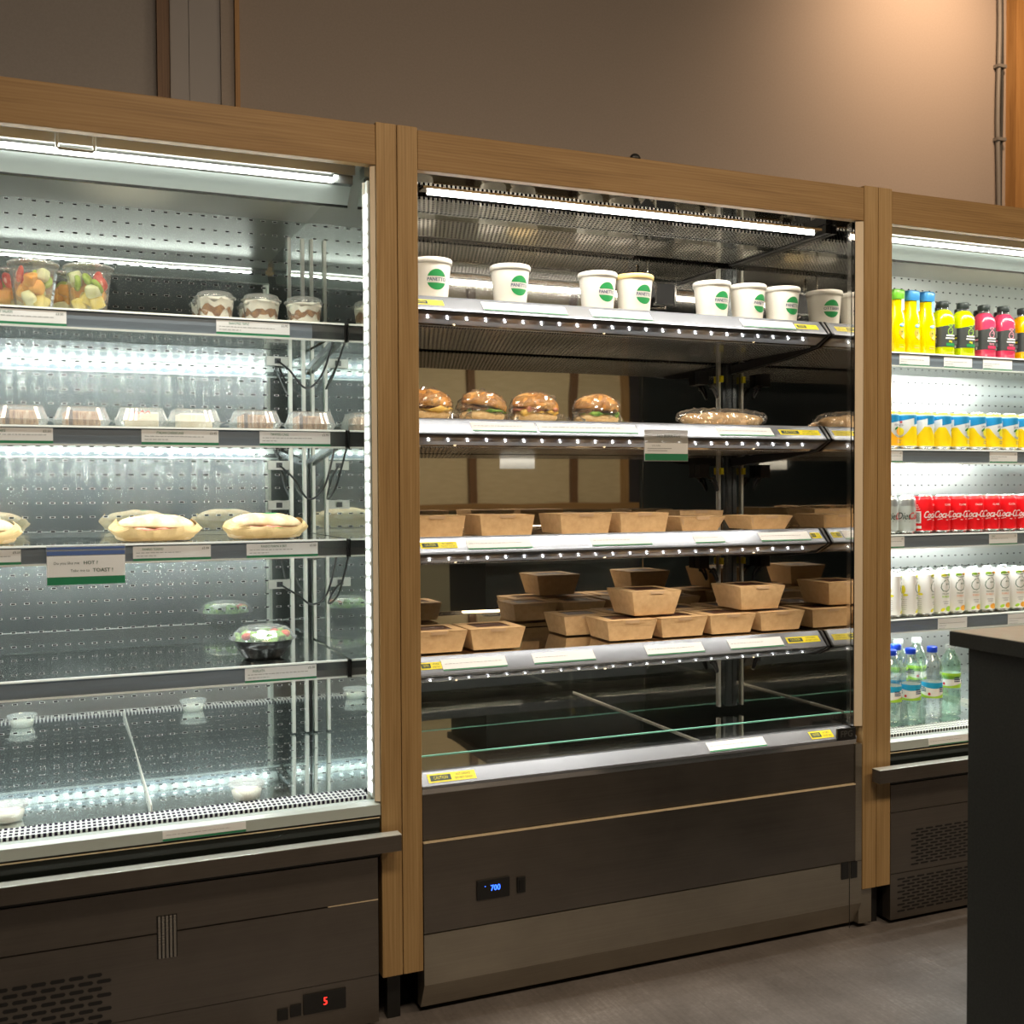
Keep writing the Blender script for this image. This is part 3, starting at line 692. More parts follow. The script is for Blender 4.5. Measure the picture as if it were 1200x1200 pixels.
m = MB(); m.box(HX0 + 0.004, HX1 - 0.02, 0.19, 0.545, 1.872, 1.878, PERF); m.box(HX0 + 0.004, HX1 - 0.02, 0.30, 0.345, 1.868, 1.8715, SHELF_STEEL); m.build('perforated_ceiling', hot)
m = MB(); m.box(HX0 + 0.035, HX1 - 0.05, 0.076, 0.108, 1.866, 1.872, CHROME); m.tube([(HX0 + 0.05, 0.092, 1.861), (HX1 - 0.065, 0.092, 1.861)], 0.0045, TUBEH, 10); m.build('light_tube', hot)
MB().box(HX1 - 0.018, HX1 - 0.002, 0.10, 0.56, 1.868, 1.890, BLACKM).build('ceiling_bracket', hot)
MB().box(HX1 - 0.0015, HX1 - 0.0002, 0.018, 0.033, 0.552, 1.879, CHROME).build('edge_trim', hot)
for xx in (HX1 - 0.042,): MB().box(xx - 0.0035, xx + 0.0035, HYB - 0.008, HYB - 0.001, 0.50, 1.86, UPR).build('upright', hot)
MB().box(HX1 - 0.016, HX1 - 0.002, HYB - 0.014, HYB - 0.001, 0.50, 1.86, RAILDARK).build('upright', hot)
# temperature probe hanging in the top tier
pb = MB(); pb.box(1.655, 1.715, HYB - 0.03, HYB - 0.026, 1.735, 1.795, BLACK)
for (a, b, c_, d_) in ((1.648, 1.722, 1.795, 1.800), (1.648, 1.722, 1.730, 1.735), (1.648, 1.654, 1.735, 1.795), (1.716, 1.722, 1.735, 1.795)): pb.box(a, b, HYB - 0.034, HYB - 0.024, c_, d_, CHROME)
pb.tube([(1.625, HYB - 0.03, 1.86), (1.625, HYB - 0.03, 1.80)], 0.004, CHROME); pb.add([(1.61, HYB - 0.03, 1.79), (1.64, HYB - 0.03, 1.79), (1.655, HYB - 0.03, 1.765), (1.625, HYB - 0.03, 1.735), (1.60, HYB - 0.03, 1.765), (1.61, HYB - 0.022, 1.79), (1.64, HYB - 0.022, 1.79), (1.655, HYB - 0.022, 1.765), (1.625, HYB - 0.022, 1.735), (1.60, HYB - 0.022, 1.765)], [(4, 3, 2, 1, 0), (5, 6, 7, 8, 9), (0, 1, 6, 5), (1, 2, 7, 6), (2, 3, 8, 7), (3, 4, 9, 8), (4, 0, 5, 9)], BLACK)
pb.build('thermometer', hot)
def caution(mb, fn, u0, u1, w, h, both=True):
    put_rect(mb, fn, u0, u1, w - h / 2, w + h / 2, YELLOW)
    L = u1 - u0; f2 = lambda u, ww: (lambda q: (q[0], q[1] - 0.0003, q[2] + 0.0002))(fn(u, ww))
    f3 = lambda u, ww: (lambda q: (q[0], q[1] - 0.0006, q[2] + 0.0004))(fn(u, ww))
    put_rect(mb, f2, u0 + L * 0.05, u0 + L * 0.48, w - h * 0.32, w + h * 0.32, INK)
    put_text(mb, 'CAUTION', f3, u0 + L * 0.265, w, h * 0.52, YELLOW, sx=0.95 * L / h / 7.5)
    put_text(mb, 'HOT SURFACE', f2, u0 + L * 0.745, w + h * 0.2, h * 0.34, INK, sx=0.9 * L / h / 6.5)
    put_text(mb, 'DO NOT TOUCH', f2, u0 + L * 0.745, w - h * 0.2, h * 0.34, INK, sx=0.9 * L / h / 6.5)
def hot_face(z, eps=0.0006):
    """ticket face of a heated shelf: w runs up the slanted face, 0 at its middle"""
    y0, z0, y1, z1 = 0.104, z - 0.034, 0.134, z - 0.004
    dy, dz = (y1 - y0), (z1 - z0); L = math.hypot(dy, dz); cy_, cz_ = (y0 + y1) / 2, (z0 + z1) / 2
    ny, nz = -dz / L, dy / L
    return lambda u, w: (u, cy_ + dy / L * w + ny * eps, cz_ + dz / L * w + nz * eps)
def hot_shelf(z, deep, cau):
    x0, x1 = HX0 + 0.004, HX1 - 0.012
    sh = MB().prism([(0.14, z), (0.14, z - 0.006), (0.165, z - 0.012), (HYB - 0.012, z - 0.012), (HYB - 0.012, z - 0.006), (0.165, z - 0.006), (0.15, z)], x0, x1, HOT_SIDE).build('shelf', hot)
    r = MB()
    r.prism([(0.139, z), (0.134, z - 0.004), (0.104, z - 0.034), (0.101, z - 0.038), (0.104, z - 0.042), (0.150, z - 0.062), (0.152, z - 0.058), (0.112, z - 0.040), (0.139, z - 0.008)], x0, x1, HOTRAIL)
    r.prism([(0.1005, z - 0.0385), (0.104, z - 0.0425), (0.112, z - 0.047), (0.106, z - 0.036)], x0, x1, BLACK)
    r.build('ticket_rail', sh)
    l = led_dots(x0 + 0.03, x1 - 0.04, 0.122, z - 0.0535, LEDH, 0.048, 0.0042, 0.0022, tilt=-0.3); l.build('led_strip', sh)
    p = MB(); p.box(x0 + 0.004, x1 - 0.006, 0.175, HYB - 0.03, z - 0.068, z - 0.064, PERF)
    p.add([(x0 + 0.004, 0.152, z - 0.060), (x1 - 0.006, 0.152, z - 0.060), (x1 - 0.006, 0.175, z - 0.068), (x0 + 0.004, 0.175, z - 0.068)], [(0, 3, 2, 1)], PERF_EDGE)
    for xx in (0.87, 1.27, 1.72): p.blob(0.004, 0.003, 0.004, (xx, 0.151, z - 0.061), GOLDLINE, nu=10, nv=6)
    p.build('heater_underside', sh)
    b = MB(); b.prism([(0.145, z + 0.001), (0.13, z), (0.098, z - 0.036), (0.098, z - 0.042), (0.15, z - 0.068), (0.30, z - 0.085), (HYB - 0.02, z - 0.10), (HYB - 0.02, z - 0.075), (0.2, z - 0.055), (0.118, z - 0.038)], x1 + 0.002, x1 + 0.009, BLACKM)
    b.build('bracket', sh)
    fn = hot_face(z)
    for (u0, u1) in cau:
        c_ = MB(); caution(c_, fn, u0, u1, 0.0, 0.020); c_.build('caution_sticker', sh)
    # plug boxes and short loops of cable in the back corner
    q = MB(); q.box(HX1 - 0.13, HX1 - 0.095, HYB - 0.03, HYB - 0.002, z - 0.135, z - 0.095, BLACK)
    q.tube([(HX1 - 0.10 + 0.025 * math.sin(a) + a * 0.006, HYB - 0.03, z - 0.135 - 0.02 * (1 - math.cos(a * 2))) for a in [i * 0.25 for i in range(16)]], 0.004, BLACK, 6)
    q.box(HX1 - 0.045, HX1 - 0.036, HYB - 0.02, HYB - 0.009, z - 0.125, z - 0.105, YELLOW)
    q.build('power_plug', sh)
    return sh
FH = (1.635, 1.350, 1.071, 0.789)
hot_shelf(FH[0], .4, [(0.758, 0.833), (1.832, 1.905)])
hot_shelf(FH[1], .4, [(1.779, 1.912)])
hot_shelf(FH[2], .4, [(0.772, 0.862), (1.884, 1.916)])
hot_shelf(FH[3], .4, [(0.770, 0.822), (1.804, 1.912)])
# deck, bottom rail, low glass, base
m = MB(); m.box(HX0, HX1, 0.045, HYB, 0.476, 0.482, HOT_BACK); m.box(1.62, 1.626, 0.10, HYB, 0.4825, 0.486, UPR); m.build('deck', hot)
m = MB(); m.prism([(0.044, 0.546), (0.030, 0.546), (0.0, 0.522), (0.0, 0.516), (0.044, 0.516)], HX0 - 0.002, HX1 + 0.006, HOTRAIL); m.prism([(0.044, 0.515), (0.002, 0.515), (0.004, 0.503), (0.044, 0.503)], HX0 - 0.002, HX1 + 0.006, CHROME); m.build('ticket_rail', hot)
gl = MB().box(HX0 + 0.001, HX1 - 0.004, 0.048, 0.053, 0.484, 0.5755, GLASS).build('glass_lip', hot)
MB().box(HX0 + 0.001, HX1 - 0.004, 0.0478, 0.0532, 0.5757, 0.5785, GLASSEDGE).build('glass_edge', gl)
def rail_face(eps=0.0006): return lambda u, w: (u, 0.015 + 0.03 / 0.0384 * w - eps * 0.62, 0.534 + 0.024 / 0.0384 * w + eps * 0.78)
for (u0, u1) in ((0.752, 0.866), (1.800, 1.872)):
    c_ = MB(); caution(c_, rail_face(), u0, u1, 0, 0.024); c_.build('caution_sticker', hot)
bd = MB().box(1.874, 1.934, -0.0035, 0.002, 0.518, 0.548, BLACK).build('maker_badge', hot)
d = MB(); put_text(d, 'FPG', flat(-0.0037), 1.904, 0.533, 0.024, P('badge_grey', (0.10, 0.10, 0.095), 0.4), sx=1.0); d.build('badge_lettering', bd)
m = MB(); xl, xr = HX0 - 0.001, HX1 + 0.001
m.box(xl, xr, 0.004, 0.034, 0.4005, 0.5025, BASE); m.box(xl, xr, -0.002, 0.034, 0.3945, 0.3978, GOLDLINE); m.box(xl, xr, 0.0, 0.034, 0.1915, 0.394, BASE)
m.box(xl, xr, 0.008, 0.034, 0.1885, 0.4005, BLACKM)
m.prism([(0.0, 0.1885), (0.0, 0.075), (0.03, 0.014), (0.05, 0.014), (0.05, 0.1885)], xl, xr + 0.0215, BASE_MID)
m.box(xr + 0.022, xr + 0.065, 0.012, 0.03, 0.014, 0.104, BASE_MID)
m.box(xl, xr, 0.05, HYB + 0.02, 0.014, 0.46, BLACKM)
m.box(xr + 0.001, xr + 0.0215, 0.0, 0.03, 0.19, 0.502, BASE_MID)
m.build('base_panel', hot)
MB().box(xl + 0.02, xr - 0.02, 0.08, HYB, 0.0005, 0.0135, BLACK).build('plinth', hot)
MB().box(1.890, 1.914, -0.002, 0.0, 0.147, 0.192, BLACK).box(1.921, 1.942, -0.002, 0.0, 0.146, 0.190, BLACK).build('latch', hot)
MB().box(1.9165, 1.9185, -0.0006, 0.0, 0.014, 0.19, BLACK).build('panel_seam', hot)
ct = MB().box(0.861, 0.942, -0.004, 0.0, 0.248, 0.294, BLACK).build('controller', hot, bevel=0.0015)
d = MB(); put_text(d, '700', flat(-0.0042), 0.906, 0.273, 0.019, BLUELED, sx=0.85, bold=0.0004); d.blob(0.0012, 0.0006, 0.0012, (0.881, -0.0042, 0.279), BLUELED, nu=8, nv=5); d.build('blue_digits', ct)
MB().box(0.9605, 0.981, -0.004, 0.0, 0.251, 0.288, BLACK).box(0.965, 0.9765, -0.0055, -0.004, 0.257, 0.282, BLACKM).build('rocker_switch', hot, bevel=0.001)

# black gasket between the two left posts' feet and small bits
MB().box(0.660, 0.690, 0.035, 0.06, 0.0005, 0.40, BLACK).build('filler_strip'); o = bpy.data.objects['filler_strip']; tag(o, 'black filler strip in the gap below the left pair of posts', 'filler strip')
MB().box(2.012, 2.040, 0.035, 0.06, 0.0005, 0.40, BLACK).build('filler_strip'); tag(bpy.data.objects['filler_strip.001'], 'black filler strip in the gap below the right pair of posts', 'filler strip')
m = MB(); m.blob(0.015, 0.0095, 0.014, (0, 0, 0.0002), BLACK, flat=0.0); o = m.build('rubber_cap', loc=(1.283, 0.012, 1.9688)); tag(o, 'small black dome standing on top of the middle timber frame', 'cap')

# counter in the foreground
ctr = empty('service_counter', (1.6, -0.665, 0), 'dark service counter with a pale top in front of the drinks fridge', 'counter')
MB().box(0.0, 0.75, -0.5, 0.0, 0.872, 0.900, COUNTERB).box(0.0015, 0.7485, -0.4985, -0.0015, 0.9002, 0.9012, COUNTERT).build('worktop', ctr, bevel=0.001)
MB().box(0.014, 0.73, -0.48, -0.035, 0.0, 0.8715, COUNTERB).build('body', ctr)

# ================================================================== PRICE TICKETS
def ticket(label, fn, u0, u1, w0, w1, title=None, price=None, lines=2, frac=0.22, mat=PAPERW, group='price tickets'):
    """fn(eps)(u, w) maps onto the rail face"""
    f0, f1, f2 = fn(0.0010), fn(0.0013), fn(0.0016)
    m = MB(); n = 1
    pts = [fn(0.0003), f0]
    v = [p(u, w) for p in pts for (u, w) in ((u0, w0), (u1, w0), (u1, w1), (u0, w1))]
    m.add(v, [(4, 5, 6, 7), (3, 2, 1, 0), (0, 1, 5, 4), (1, 2, 6, 5), (2, 3, 7, 6), (3, 0, 4, 7)], mat)
    o = m.build('price_ticket'); tag(o, label, 'price ticket', group)
    H = w1 - w0; L = u1 - u0
    g = MB(); put_rect(g, f1, u0, u1, w0, w0 + H * frac, GREEN); g.build('green_band', o)
    t = MB(); used = False
    if title: put_text(t, title, f2, u0 + L * 0.04 + len(title) * H * 0.085, w1 - H * 0.2, H * 0.22, INKGREEN, sx=0.75); used = True
    if price: put_text(t, price, f2, u1 - L * 0.07, w1 - H * 0.2, H * 0.2, INK); used = True
    for k in range(lines):
        rnd = random.Random(label + str(k)); x = u0 + L * 0.04; e = u0 + L * (0.55 + 0.4 * rnd.random()) * (1 if k == 0 else 0.4); y = w1 - H * (0.42 + 0.2 * k)
        while x < e:
            q = L * (0.02 + 0.04 * rnd.random()); put_rect(t, f2, x, min(x + q, e), y - H * 0.018, y + H * 0.018, INKG); x += q + L * 0.012; used = True
    if used: t.build('lettering', o)
    return o
def chill_face(z, yl=0.22): return lambda eps: (lambda u, w: (u, yl - 0.0012 - eps, z + w))
T = ticket
g1 = 'price tickets on the chilled cabinet'
f = chill_face(FL[0]); T('price ticket below the fruit pots on the top shelf', f, -0.17, 0.020, -0.041, -0.007, 'FRESH FRUIT SALADS', '£3.50', group=g1)
T('price ticket below the cream dessert pots', f, 0.330, 0.494, -0.041, -0.007, 'BANOFFEE TRIFLE', '£2.95', group=g1)
f = chill_face(FL[1]); T('price ticket under the chocolate cake packs', f, -0.175, -0.010, -0.041, -0.006, 'CHOCOLATE CAKE', '£2.50', group=g1)
T('price ticket headed Italian cheesecake', f, 0.168, 0.332, -0.041, -0.006, 'ITALIAN CHEESECAKE', '£2.95', group=g1)
T('price ticket on the cake shelf nearest the corner', f, 0.423, 0.586, -0.041, -0.006, 'TIRAMISU CAKE', '£2.95', group=g1)
f = chill_face(FL[2]); T('price ticket at the cut edge on the sandwich shelf, beside the toast notice', f, -0.19, -0.076, -0.041, -0.007, 'PANINO', '£5.00', group=g1)
T('price ticket headed panino, right of the toast notice', f, 0.147, 0.312, -0.041, -0.007, 'PANINO TONNO', '£5.00', group=g1)
T('price ticket at the corner end of the sandwich shelf', f, 0.391, 0.554, -0.041, -0.007, 'PANINO PARMA & BRIE', '£5.00', group=g1)
f = chill_face(FL[3]); T('price ticket below the black salad bowl', f, 0.384, 0.548, -0.042, -0.006, 'INSALATA', '£5.50', group=g1)
f = lambda eps: (lambda u, w: (u, 0.0005 - eps + (0.0 if w < 0 else 0), 0.483 + w)); T('price ticket on the bottom front rail of the chilled cabinet', lambda eps: (lambda u, w: (u, 0.0005 - eps - 0.0012 + 0.003 * (w + 0.008) / 0.022 * 0.9, 0.483 + w)), 0.183, 0.349, -0.010, 0.010, None, None, 1, group=g1)
g3 = 'price tickets on the drinks fridge'
f = chill_face(FR[0])
T('price ticket below the orange juice bottles', f, 2.279, 2.393, -0.040, -0.007, None, None, 3, 0.14, group=g3)
T('price ticket below the green smoothies', f, 2.449, 2.560, -0.040, -0.007, None, None, 3, 0.14, group=g3)
T('price ticket below the pink smoothies', f, 2.604, 2.723, -0.040, -0.007, None, None, 3, 0.14, group=g3)
f = chill_face(FR[1]); T('price ticket below the lemon cans by the timber post', f, 2.19, 2.292, -0.040, -0.006, None, '£1', 2, 0.14, group=g3)
T('price ticket below the lemon cans, far from the post', f, 2.633, 2.747, -0.040, -0.006, None, '£1', 2, 0.14, group=g3)
f = chill_face(FR[2]); T('price ticket below the silver cola cans', f, 2.19, 2.300, -0.040, -0.006, None, '£1', 1, 0.14, group=g3)
T('price ticket below the red cola cans', f, 2.633, 2.749, -0.040, -0.006, 'COKE', '£1', 1, 0.14, group=g3)
f = chill_face(FR[3]); T('price ticket below the tall white cans just above the counter corner', f, 2.430, 2.545, -0.042, -0.006, None, None, 3, 0.10, group=g3)
T('price ticket below the tall white cans above the counter top', f, 2.712, 2.83, -0.042, -0.006, None, None, 3, 0.10, group=g3)
T('price ticket on the bottom front rail of the drinks fridge', lambda eps: (lambda u, w: (u, 0.0005 - eps - 0.0012 + 0.003 * (w + 0.008) / 0.022 * 0.9, 0.483 + w)), 2.186, 2.33, -0.010, 0.010, None, None, 1, 0.12, group=g3)
g2 = 'price tickets on the heated cabinet'
def hf(z): return lambda eps: hot_face(z, eps)
for z, spans, what in ((FH[0], ((0.93, 1.15, 'second soup cup'), (1.217, 1.387, 'two close soup cups'), (1.659, 1.828, 'cluster of three soup cups')), None),
                       (FH[1], ((0.90, 1.066, 'second burger'), (1.072, 1.345, 'third and fourth burgers'), (1.585, 1.757, 'wrapped baguette')), None),
                       (FH[2], ((0.887, 1.053, 'second upright box of the upper box shelf'), (1.215, 1.385, 'third and fourth boxes of the upper box shelf'), (1.512, 1.602, 'first shallow tray'), (1.716, 1.878, 'second shallow tray')), None),
                       (FH[3], ((0.823, 0.986, 'two boxes standing apart on the lower box shelf'), (1.056, 1.223, 'empty stretch of the lower box shelf'), (1.370, 1.540, 'taller stacked box on the lower shelf'), (1.62, 1.790, 'second stacked box on the lower shelf')), None)):
    for (u0, u1, w) in spans:
        T('price ticket below the ' + w, hf(z), u0, u1, -0.017, 0.015, None, None, 1, 0.12, group=g2)
T('price ticket on the bottom rail of the heated cabinet', lambda eps: rail_face(eps), 1.487, 1.658, -0.016, 0.014, None, None, 1, 0.14, group=g2)

# hanging notices
def notice(name, label, x0, x1, ztop, zbot, y, hot_):
    o = MB().box(x0, x1, y - 0.0012, y, zbot, ztop, clear('notice_sleeve', (0.9, 0.92, 0.94), 0.1, 0.05, 0.25) if not hot_ else clear('notice_sleeve_grey', (0.6, 0.58, 0.56), 0.1, 0.05, 0.25)).build(name); tag(o, label, 'notice')
    H = ztop - zbot; L = x1 - x0; yy = y - 0.0012
    m = MB(); f0, f1, f2 = flat(yy, 0, 0, 0.0004), flat(yy, 0, 0, 0.0007), flat(yy, 0, 0, 0.001)
    if not hot_:
        put_rect(m, f0, x0 + 0.001, x1 - 0.001, zbot + 0.002, zbot + H * 0.74, PAPERW); put_rect(m, f0, x0 + 0.001, x1 - 0.001, zbot + H * 0.76, zbot + H * 0.86, BLUEBAND); put_rect(m, f0, x0 + 0.001, x1 - 0.001, zbot + H * 0.90, zbot + H * 0.96, BLUEBAND)
        put_rect(m, f1, x0 + 0.001, x1 - 0.001, zbot + 0.002, zbot + H * 0.22, GREEN); m.build('card', o)
        t = MB(); put_text(t, 'Do you like me', f2, x0 + L * 0.25, zbot + H * 0.56, 0.0082, INK); put_text(t, 'HOT ?', f2, x0 + L * 0.555, zbot + H * 0.56, 0.0105, INKGREEN, bold=0.0002)
        put_text(t, 'Take me to', f2, x0 + L * 0.42, zbot + H * 0.37, 0.0082, INK); put_text(t, 'TOAST !', f2, x0 + L * 0.71, zbot + H * 0.37, 0.0112, INKGREEN, bold=0.0002); t.build('lettering', o)
    else:
        put_rect(m, f0, x0 + 0.001, x1 - 0.001, zbot + 0.002, zbot + H * 0.58, PAPERW); put_rect(m, f1, x0 + 0.001, x1 - 0.001, zbot + 0.002, zbot + H * 0.24, GREEN)
        m.build('card', o)
        t = MB(); put_text(t, 'NO BURRITOS', f2, x0 + L * 0.55, zbot + H * 0.80, 0.0105, INK, sx=1.0); put_text(t, 'only today', f2, x0 + L * 0.26, zbot + H * 0.50, 0.006, INKG)
        for k in range(2): put_rect(t, f2, x0 + L * 0.06, x0 + L * (0.62 - 0.1 * k), zbot + H * (0.40 - 0.07 * k), zbot + H * (0.415 - 0.07 * k), INKG)
        t.build('lettering', o)
notice('shelf_notice', 'hanging notice reading Do you like me HOT, Take me to TOAST', -0.027, 0.131, 1.067, 0.981, 0.2130, False)
notice('shelf_notice', 'grey topped notice hanging from the burger shelf', 1.355, 1.482, 1.330, 1.251, 0.0985, True)

# ================================================================== SOUP CUPS
def make_cup(lidmat, label):
    t = empty('soup_cup', (0, 0, 0), label, 'soup cup', 'paper soup cups on the top heated shelf')
    H = 0.096; rb, rt = 0.040, 0.0485
    rf = lambda z: rb + (rt - rb) * z / H
    m = MB(); m.lathe([(0, 0.001), (rb - 0.002, 0.001), (rb - 0.001, 0.0), (rb, 0.002), (rt, H)], CUPW, 40); m.build('cup', t)
    m = MB(); m.lathe([(rt + 0.0008, H - 0.009), (rt + 0.0028, H - 0.008), (rt + 0.003, H + 0.001), (rt + 0.001, H + 0.004), (rt - 0.004, H + 0.0045), (rt - 0.006, H + 0.002), (0, H + 0.002)], lidmat, 40); m.build('lid', t)
    m = MB(); fn = cyl(rf, 0.0004); zc = 0.047; R = 0.0245; h = 0.0078
    a = math.asin(h / R)
    put_poly(m, fn, ell(0, zc, R, R, 18, a, PI - a), LOGOG); put_poly(m, fn, ell(0, zc, R, R, 18, PI + a, 2 * PI - a), LOGOG)
    put_text(m, 'PANETTO', cyl(rf, 0.0006), 0, zc, 0.0118, NAVY, sx=0.92, bold=0.0002); m.build('round_logo', t)
    return t
cw = make_cup(LIDW, 'x'); cyw = make_cup(LIDY, 'x')
cupX = [0.837, 1.044, 1.288, 1.634, 1.749, 1.862]
cl = ['white soup cup half hidden by the left post', 'white soup cup standing alone, second from the left post', 'white lidded soup cup beside the yellow-lidded one', 'first soup cup of the three in a cluster', 'middle soup cup of the three in a cluster', 'soup cup at the corner end of the cluster of three']
spread(cw, [(x, 0.22, FH[0] + 0.0005, r, l) for x, r, l in zip(cupX, (0.0, 0.18, 0.14, 0.15, 0.33, 0.16), cl)])
spread(cyw, [(1.3925, 0.215, FH[0] + 0.0005, 0.16, 'soup cup with the yellow rimmed lid')])

# ================================================================== BURGERS AND BAGUETTE
def make_burger(seed, tilt, fill, label):
    t = empty('burger', (0, 0, 0), label, 'burger', 'wrapped burgers on the second heated shelf')
    m = MB(); m.blob(0.058, 0.052, 0.018, (0, 0, 0.013), BUNIN, 0.005, 30, flat=-0.011, seed=seed); m.build('bottom_bun', t)
    m = MB(); m.blob(0.056, 0.050, 0.010, (0, -0.003, 0.030), fill, 0.016, 60, seed=seed + 3)
    m.build('filling', t)
    m = MB(); m.blob(0.054, 0.049, 0.006, (0.004, -0.006, 0.0235), CHEESE if seed % 2 else LETTUCE, 0.02, 45, seed=seed + 5); m.build('cheese' if seed % 2 else 'lettuce_leaf', t)
    m = MB(); m.blob(0.060, 0.053, 0.036, (0, 0, 0.040), BUN, 0.005, 18, flat=-0.006, seed=seed + 9, nu=32, nv=18); m.build('top_bun', t, rot=(0.04, tilt, 0))
    m = MB()
    def fn(u, v):
        a = 2 * PI * u; b = PI * (v - 0.5); d = Vector((math.cos(b) * math.cos(a), math.cos(b) * math.sin(a), math.sin(b)))
        sx = 0.0605 + 0.003 * abs(math.cos(a)) ** 6 * abs(math.cos(b)) ** 4
        q = Vector((d.x * sx, d.y * 0.058, max(-0.036, d.z * 0.040) + 0.0375))
        n = noise.noise(q * 75 + Vector((seed * 3.1, 0, 0))) * 0.011 * (1 if d.z > -0.6 else 0.0)
        q += d * n; q.z = max(q.z, 0.0008); return q
    m.surf(fn, 40, 22, CELLO, False); m.build('cellophane_wrap', t)
    for sx in (-1, 1):
        m = MB()
        def ft(u, v): 
            q = Vector((sx * (0.046 + 0.0175 * u), (v - 0.5) * (0.05 + 0.05 * u), 0.004 + 0.030 * u * (0.5 + 0.5 * math.sin(v * 9 + seed)))); q += Vector((0, 0.3, 1)) * 0.014 * noise.noise(q * 95 + Vector((seed, sx, 0))); q.z = max(q.z, 0.001); return q
        m.surf(ft, 7, 14, TAIL, False, False); m.build('wrap_tail', t)
    return t
bx = [(0.828, 0.05, FILL), (0.971, 0.16, FILL), (1.114, 0.10, HAM), (1.289, 0.06, FILL)]
bl = ['wrapped burger with yellow cheese, half hidden by the post', 'wrapped burger with dark filling and a tilted bun', 'wrapped burger with a flattened bun, beside the dark filled one', 'wrapped burger with a green leaf, nearest the hanging notice']
for i, ((x, ti, fi), l) in enumerate(zip(bx, bl)):
    b = make_burger([1, 2, 3, 4][i], ti, fi, l); b.location = (x, 0.235, FH[1] + 0.0005); b.rotation_euler = (0, 0, (-0.3, 0.25, -0.1, 0.1)[i])
def baguette():
    t = empty('baguette', (1.70, 0.27, FH[1] + 0.0005), 'wrapped baguette lying on the burger shelf', 'baguette', rz=0.02)
    m = MB(); 
    def fn(u, v):
        a = 2 * PI * u; x = (v - 0.5) * 0.268; e = (1 - abs(2 * v - 1) ** 3.0) ** 0.5
        r = e * (1 + 0.10 * math.sin(v * 21)) + 0.001
        q = Vector((x, math.cos(a) * 0.036 * r, math.sin(a) * 0.021 * r + 0.021)); q.z += 0.004 * noise.noise(q * 40); q.z = max(q.z, 0.001); return q
    m.surf(fn, 26, 40, BREAD); m.build('bread', t)
    m = MB()
    def fw(u, v):
        a = 2 * PI * u; x = (v - 0.5) * 0.296; e = max(0.12, (1 - abs(2 * v - 1) ** 4.0) ** 0.5)
        q = Vector((x, math.cos(a) * 0.041 * e, math.sin(a) * 0.026 * e + 0.0255)); q += Vector((0, math.cos(a), math.sin(a))) * 0.006 * noise.noise(q * 85); q.z = max(q.z, 0.0006); return q
    m.surf(fw, 30, 50, CELLO, False); m.build('cellophane_wrap', t)
baguette()

# ================================================================== CARDBOARD BOXES
def make_box(w, d, h, taper, label, group, window=True, gusset=False):
    t = empty('cardboard_box', (0, 0, 0), label, 'cardboard box', group)
    a, b = w / 2, d / 2; a2, b2 = a * taper, b * taper
    m = MB(); m.add([(-a2, -b2, 0), (a2, -b2, 0), (a2, b2, 0), (-a2, b2, 0), (-a, -b, h), (a, -b, h), (a, b, h), (-a, b, h)],
                    [(3, 2, 1, 0), (0, 1, 5, 4), (1, 2, 6, 5), (2, 3, 7, 6), (3, 0, 4, 7)], KRAFT)
    if gusset:
        for sx in (-1, 1):
            e = 0.0012; L = [(sx * a * 0.995, -b - e, h - 0.001), (sx * (a2 - 0.004), -b2 - e - 0.001, 0.006), (sx * (a2 - 0.024), -b2 - e, 0.010)]
            m.add(L, [(0, 1, 2) if sx > 0 else (2, 1, 0)], KRAFTIN)
    m.build('body', t, bevel=0.0012)
    m = MB(); bw = 0.2; n = 8; rise = 0.0014
    ia, ib = a * 0.62, b * 0.58
    def zf(x, y): return h + 0.0008 + rise * (1 - (x / a) ** 2) * (1 - (y / b) ** 2)
    ring = [(-a, -b), (a, -b), (a, b), (-a, b)]; inn = [(-ia, -ib), (ia, -ib), (ia, ib), (-ia, ib)]
    for k in range(4):
        p0, p1, q0, q1 = ring[k], ring[(k + 1) % 4], inn[k], inn[(k + 1) % 4]
        N = 6; v = []
        for j in range(3):
            for i in range(N + 1):
                s_, r_ = i / N, j / 2
                x = (p0[0] * (1 - s_) + p1[0] * s_) * (1 - r_) + (q0[0] * (1 - s_) + q1[0] * s_) * r_; y = (p0[1] * (1 - s_) + p1[1] * s_) * (1 - r_) + (q0[1] * (1 - s_) + q1[1] * s_) * r_
                v.append((x, y, zf(x, y)))
        m.add(v, [(j * (N + 1) + i, j * (N + 1) + i + 1, (j + 1) * (N + 1) + i + 1, (j + 1) * (N + 1) + i) for j in range(2) for i in range(N)], KRAFT)
    for sy in (-1, 1):
        y = sy * (b + 0.0012); v = [(-0.022, y, h + 0.001), (0.022, y, h + 0.001), (0.019, y - sy * 0.001, h - 0.007), (-0.019, y - sy * 0.001, h - 0.007)]
        m.add(v, [(3, 2, 1, 0) if sy < 0 else (0, 1, 2, 3)], KRAFTIN)
    lid = m.build('lid', t)
    if window:
        m = MB(); m.surf(lambda u, v: ((u - 0.5) * 2 * ia * 1.02, (v - 0.5) * 2 * ib * 1.02, zf((u - 0.5) * 2 * ia, (v - 0.5) * 2 * ib) - 0.0015), 6, 6, WINDARK, True, False)
        m.build('window', lid)
    return t
gA = 'cardboard boxes on the upper box shelf'; gB = 'cardboard boxes on the lower box shelf'
zA = FH[2] + 0.0005 - 0.003
A = make_box(0.147, 0.135, 0.050, 0.90, 'x', gA)
spread(A, [(0.838, 0.258, zA, 0.0, 'cardboard box on the upper box shelf, cut off by the left post'), (1.022, 0.258, zA, 0.0, 'cardboard box on the upper box shelf, second from the left post'),
           (1.239, 0.258, zA, 0.0, 'cardboard box on the upper box shelf, third from the left post'), (1.408, 0.258, zA, 0.02, 'cardboard box on the upper box shelf, beside the shallow trays')])
